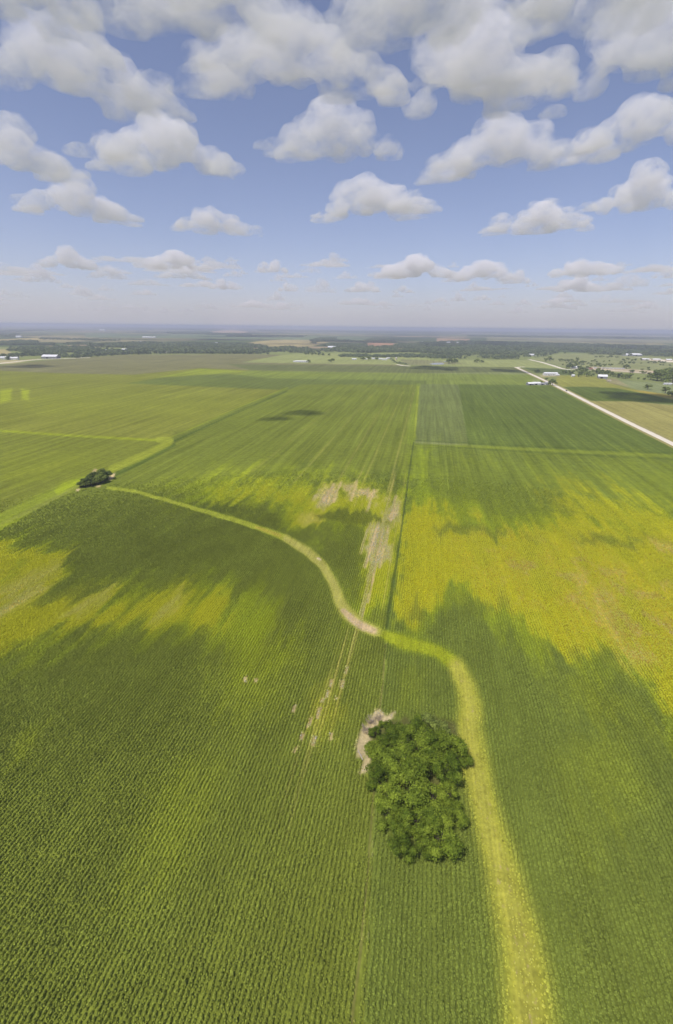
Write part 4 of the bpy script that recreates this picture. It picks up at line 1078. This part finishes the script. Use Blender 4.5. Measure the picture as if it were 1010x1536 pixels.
def volume_mat(name, rgb, density, aniso):
    m = bpy.data.materials.new(name); m.use_nodes = True; t = m.node_tree
    t.nodes.remove(t.nodes['Principled BSDF'])
    v = t.nodes.new('ShaderNodeVolumePrincipled')
    v.inputs['Color'].default_value = (*rgb, 1); v.inputs['Density'].default_value = density; v.inputs['Anisotropy'].default_value = aniso
    v.inputs['Density Attribute'].default_value = ''
    t.links.new(v.outputs[0], t.nodes['Material Output'].inputs['Volume'])
    return m


bm = bmesh.new(); box_bm(bm, -60000, 60000, -60000, 60000, -1.6, 112)
hz = link('haze', bm_mesh('haze', bm, volume_mat('haze_air', (0.70, 0.73, 0.93), 1.5e-4, 0.0)))
tag(hz, 'thin blue summer haze lying over the whole plain', 'haze', kind='stuff')

bm = bmesh.new(); box_bm(bm, -110000, 110000, -110000, 110000, 130, 1235)
tag(link('haze_layer', bm_mesh('haze_layer', bm, volume_mat('haze_layer_air', (0.95, 0.92, 0.97), 0.46e-4, 0.0))), 'milky summer haze between the plain and the cloud bases', 'haze', kind='stuff')

# ------------------------------------------------------------------ clouds: closed puffs of vapour
def cloud_mat(name, density, lo, hi):
    m = volume_mat(name, (0.99, 0.98, 0.985), density, -0.3)
    t = m.node_tree; v = [n for n in t.nodes if n.type == 'PRINCIPLED_VOLUME'][0]
    tc = N(t, 'ShaderNodeTexCoord'); oi = N(t, 'ShaderNodeObjectInfo')
    ad = N(t, 'ShaderNodeVectorMath', operation='ADD'); t.links.new(tc.outputs['Object'], ad.inputs[0]); t.links.new(oi.outputs['Location'], ad.inputs[1])
    n = noise(t, ad.outputs[0], 3.8, 8, 0.68)
    mr = N(t, 'ShaderNodeMapRange'); mr.inputs['From Min'].default_value = lo; mr.inputs['From Max'].default_value = hi
    mr.inputs['To Min'].default_value = 0.0; mr.inputs['To Max'].default_value = density
    t.links.new(n, mr.inputs['Value']); t.links.new(mr.outputs[0], v.inputs['Density'])
    return m


M_CLOUD = [cloud_mat('cloud_vapour', 0.017, 0.41, 0.70), cloud_mat('thin_cloud_vapour', 0.007, 0.40, 0.70)]


def cloud_mesh(seed, n, flat, mat):
    """unit cloud: about 2 wide, flat base at z = 0; puffs joined into one closed skin"""
    g = np.random.default_rng(seed)
    bm = bmesh.new()
    for i in range(n):
        a = g.uniform(-1, 1); dd = g.uniform(-.45, .45)
        rr_ = g.uniform(.09, .30) * (1.15 - .6 * abs(a))
        zc = rr_ * .55 + g.uniform(0, .55) * (1 - abs(a)) ** 1.2 * flat
        bmesh.ops.create_icosphere(bm, subdivisions=3, radius=rr_, matrix=Matrix.Translation((a * .85, dd, zc * flat)))
    me = bm_mesh('cloud', bm, mat)
    o = bpy.data.objects.new('cloud_tmp', me); COL.objects.link(o)
    md = o.modifiers.new('r', 'REMESH'); md.mode = 'VOXEL'; md.voxel_size = 0.035
    for s_, st_ in ((.34, .22), (.13, .10), (.06, .045)):
        tx = bpy.data.textures.new('puff', 'CLOUDS'); tx.noise_scale = s_; tx.noise_depth = 2
        dm = o.modifiers.new('d', 'DISPLACE'); dm.texture = tx; dm.strength = st_; dm.mid_level = 0.5
        dm.texture_coords = 'LOCAL'
    md = o.modifiers.new('r2', 'REMESH'); md.mode = 'VOXEL'; md.voxel_size = 0.03
    dg = bpy.context.evaluated_depsgraph_get(); dg.update()
    out = bpy.data.meshes.new_from_object(o.evaluated_get(dg))
    bpy.data.objects.remove(o)
    nv = len(out.vertices); co = np.zeros(nv * 3, np.float32); out.vertices.foreach_get('co', co); co = co.reshape(-1, 3)
    lowz = co[:, 2] < 0.06
    co[lowz, 2] = 0.06 + (co[lowz, 2] - 0.06) * 0.15          # condensation level: flat underside
    out.vertices.foreach_set('co', co.ravel()); out.update()
    out.materials.clear(); out.materials.append(mat)
    return out


CM = [cloud_mesh(500 + s, 34, 1.0, M_CLOUD[0]) for s in range(6)]
CT = [cloud_mesh(600 + s, 26, 0.7, M_CLOUD[1]) for s in range(4)]
CBASE = 1250.0


def cloud(px, py, wpx, label, hpx=None, thin=False, base=CBASE, group='fair weather clouds'):
    """cloud whose flat base is seen at photo point (px, py), wpx photo pixels wide"""
    d = ray(px, py); t = (base - CAM_H) / d[2]
    x, y = d[0] * t, d[1] * t
    width = wpx * t / FPX
    o = link('cloud', random.choice(CT if thin else CM), None, (x, y, base))
    s = width / 2.0
    hpx = hpx or wpx * .4
    sz_ = hpx * t / FPX / 0.75
    o.scale = (s, s * random.uniform(.55, .8), sz_)
    o.rotation_euler.z = YAW + math.atan2(-(d[0] * math.cos(YAW) + d[1] * math.sin(YAW)), (-d[0] * math.sin(YAW) + d[1] * math.cos(YAW))) + random.choice((0, math.pi)) + random.uniform(-.25, .25)
    tag(o, label, 'cloud', group)
    return o


CLOUDS = [
 (62, 423, 44, 24, 'small bright heaped cloud near the left edge'), (28, 444, 30, 10, 'small faint cloud below the heaped one on the left'), (108, 403, 76, 28, 'broad cloud left of the widest gap of blue'), (164, 417, 52, 20, 'white cloud right of the broad left cloud'),
 (122, 441, 32, 12, 'small low cloud left of the middle of the left half'), (265, 403, 100, 26, 'wide flat grey based cloud left of centre'), (275, 417, 70, 16, 'bright lower shelf under the wide flat cloud'), (222, 427, 56, 14, 'faint cloud under the wide flat cloud on the left'),
 (215, 441, 34, 10, 'small grey low cloud left of centre'), (340, 433, 46, 18, 'bright low heaped cloud left of the centre gap'), (350, 400, 18, 14, 'little puff in the blue gap left of centre'), (407, 408, 46, 22, 'rounded white cloud above the centre gap'),
 (418, 421, 24, 10, 'little white cloud under the rounded cloud'), (434, 436, 30, 16, 'small heaped cloud left of the image centre'), (466, 408, 34, 18, 'pale cloud at the top left of centre'), (500, 396, 28, 14, 'thin pale cloud at the top centre'),
 (482, 438, 50, 22, 'pale grey low cloud left of the centre'), (545, 437, 48, 16, 'white low cloud right of the centre'), (437, 458, 18, 8, 'tiny cloud low over the horizon left of centre'), (550, 453, 20, 8, 'tiny cloud low over the horizon right of centre'),
 (622, 416, 110, 32, 'large grey white cloud right of centre'), (605, 438, 30, 10, 'small bright sliver under the large grey cloud'), (620, 459, 32, 8, 'low thin cloud over the horizon right of centre'), (720, 421, 100, 30, 'large white heaped cloud on the right'),
 (770, 425, 44, 24, 'rounded cloud at the right end of the large heaped cloud'), (722, 449, 26, 10, 'small bright low cloud under the large heaped cloud'), (710, 433, 26, 10, 'little cloud just below the large heaped cloud'), (880, 413, 96, 28, 'wide grey cloud high on the right'),
 (866, 437, 62, 22, 'white cloud under the wide right cloud'), (832, 461, 40, 12, 'low cloud over the horizon on the right'), (940, 430, 56, 30, 'pale cloud with a bright tip at the right'), (968, 463, 36, 12, 'low cloud over the horizon near the right edge'), (1000, 416, 40, 16, 'cloud cut by the right edge'),
 (910, 452, 40, 14, 'faint low cloud on the right'), (305, 460, 26, 8, 'tiny low cloud over the horizon left of centre'), (660, 452, 22, 8, 'tiny low cloud below the large grey cloud'), (12, 408, 50, 18, 'pale cloud at the left edge'), (785, 456, 22, 8, 'tiny low cloud between the right clouds')]
for px, py, wp, hp, lb in CLOUDS:
    cloud(px, py + 2, wp * 1.25, lb, hp * 0.95, thin=('faint' in lb or 'thin' in lb or 'pale' in lb))
# faint layers between the puffs: one uncountable mass
def cloud_bank():
    g = np.random.default_rng(77); V, F_, k = [], [], 0
    for i in range(110):
        py = 396 + 76 * g.uniform(0, 1) ** .8; px = g.uniform(-150, 1160)
        d = ray(px, py); t = (CBASE + 250 - CAM_H) / d[2]
        src = CT[i % len(CT)]
        co = np.zeros(len(src.vertices) * 3, np.float32); src.vertices.foreach_get('co', co); co = co.reshape(-1, 3).astype(float)
        wd = (g.uniform(50, 120) if i % 3 == 0 else g.uniform(16, 46)) * (1.25 - (py - 396) / 110) * t / FPX / 2; hd = g.uniform(6, 14) * t / FPX / .75
        a = math.atan2(d[1], d[0]) - math.pi / 2 + g.uniform(-.3, .3)
        q = np.stack([co[:, 0] * wd, co[:, 1] * wd * .8, co[:, 2] * hd], -1)
        V.append(np.stack([q[:, 0] * math.cos(a) - q[:, 1] * math.sin(a) + d[0] * t, q[:, 0] * math.sin(a) + q[:, 1] * math.cos(a) + d[1] * t, q[:, 2] + CBASE + 250 + i * 1.5], -1))
        src.calc_loop_triangles()
        tr = np.zeros(len(src.loop_triangles) * 3, np.int32); src.loop_triangles.foreach_get('vertices', tr)
        F_.append(tr.reshape(-1, 3) + k); k += len(co)
    m = volume_mat('faint_cloud_vapour', (0.99, 0.98, 0.985), 0.004, 0.0)
    tag(link('cloud_bank', mesh_np('cloud_bank', np.concatenate(V), np.concatenate(F_), m)), 'faint hazy layers of cloud low over the horizon', 'clouds', kind='stuff')


cloud_bank()
# the same cloud field carries on overhead
UP = [(120, 330, 190, 60), (330, 352, 150, 46), (560, 330, 210, 64), (800, 350, 180, 52), (960, 318, 170, 60), (30, 262, 200, 70), (250, 258, 260, 84), (500, 238, 240, 80), (740, 262, 270, 84), (950, 228, 230, 80), (130, 160, 330, 110), (420, 140, 360, 120), (700, 160, 340, 110), (960, 130, 330, 120), (250, 40, 420, 130), (640, 50, 440, 140), (940, 20, 380, 130), (20, 40, 340, 120)]
for i_, (px, py, wp, hp) in enumerate(UP):
    cloud(px, py, wp, 'large fair weather cloud high above the plain, ' + ('upper left', 'upper middle', 'upper right')[0 if px < 340 else 1 if px < 680 else 2] + ' of the sky', hp * .8)
# clouds above the camera that shade parts of the fields
CD = cloud_mesh(700, 30, .8, cloud_mat('dense_cloud_vapour', 0.06, 0.38, 0.60))


def shade(px, py, wpx, dep, label, base=CBASE):
    x, y = gnd(px, py)
    t = base / sd[2]
    width = wpx / ppm(px, py)
    o = link('cloud', CD, None, (x + sd[0] * t, y + sd[1] * t, base))
    o.scale = (width / 1.7, dep / 1.0, 110); o.rotation_euler.z = YAW + random.uniform(-.2, .2)
    tag(o, label, 'cloud', 'fair weather clouds')


shade(440, 621, 80, 34, 'small ragged cloud overhead that shades the middle of the wide field')
shade(398, 630, 62, 22, 'thin ragged cloud overhead beside the one shading the middle of the wide field')
shade(645, 552, 95, 130, 'cloud overhead that shades the far middle fields')
shade(757, 556.5, 62, 110, 'cloud overhead that shades the corner of the gravel road')
shade(955, 596, 150, 120, 'cloud overhead that shades the field right of the gravel road')
shade(1000, 600, 120, 120, 'cloud overhead that shades the yellow verge at the right edge')
shade(35, 549.5, 90, 90, 'cloud overhead that shades the left end of the olive field')

# ------------------------------------------------------------------ render settings
scene.view_settings.view_transform = 'Standard'; scene.view_settings.look = 'None'
scene.view_settings.exposure = 0.0; scene.view_settings.gamma = 1.0
cy_ = scene.cycles
cy_.max_bounces = 14; cy_.diffuse_bounces = 3; cy_.glossy_bounces = 2; cy_.transmission_bounces = 2; cy_.volume_bounces = 12; cy_.transparent_max_bounces = 256
cy_.use_denoising = True; cy_.denoising_prefilter = 'ACCURATE'
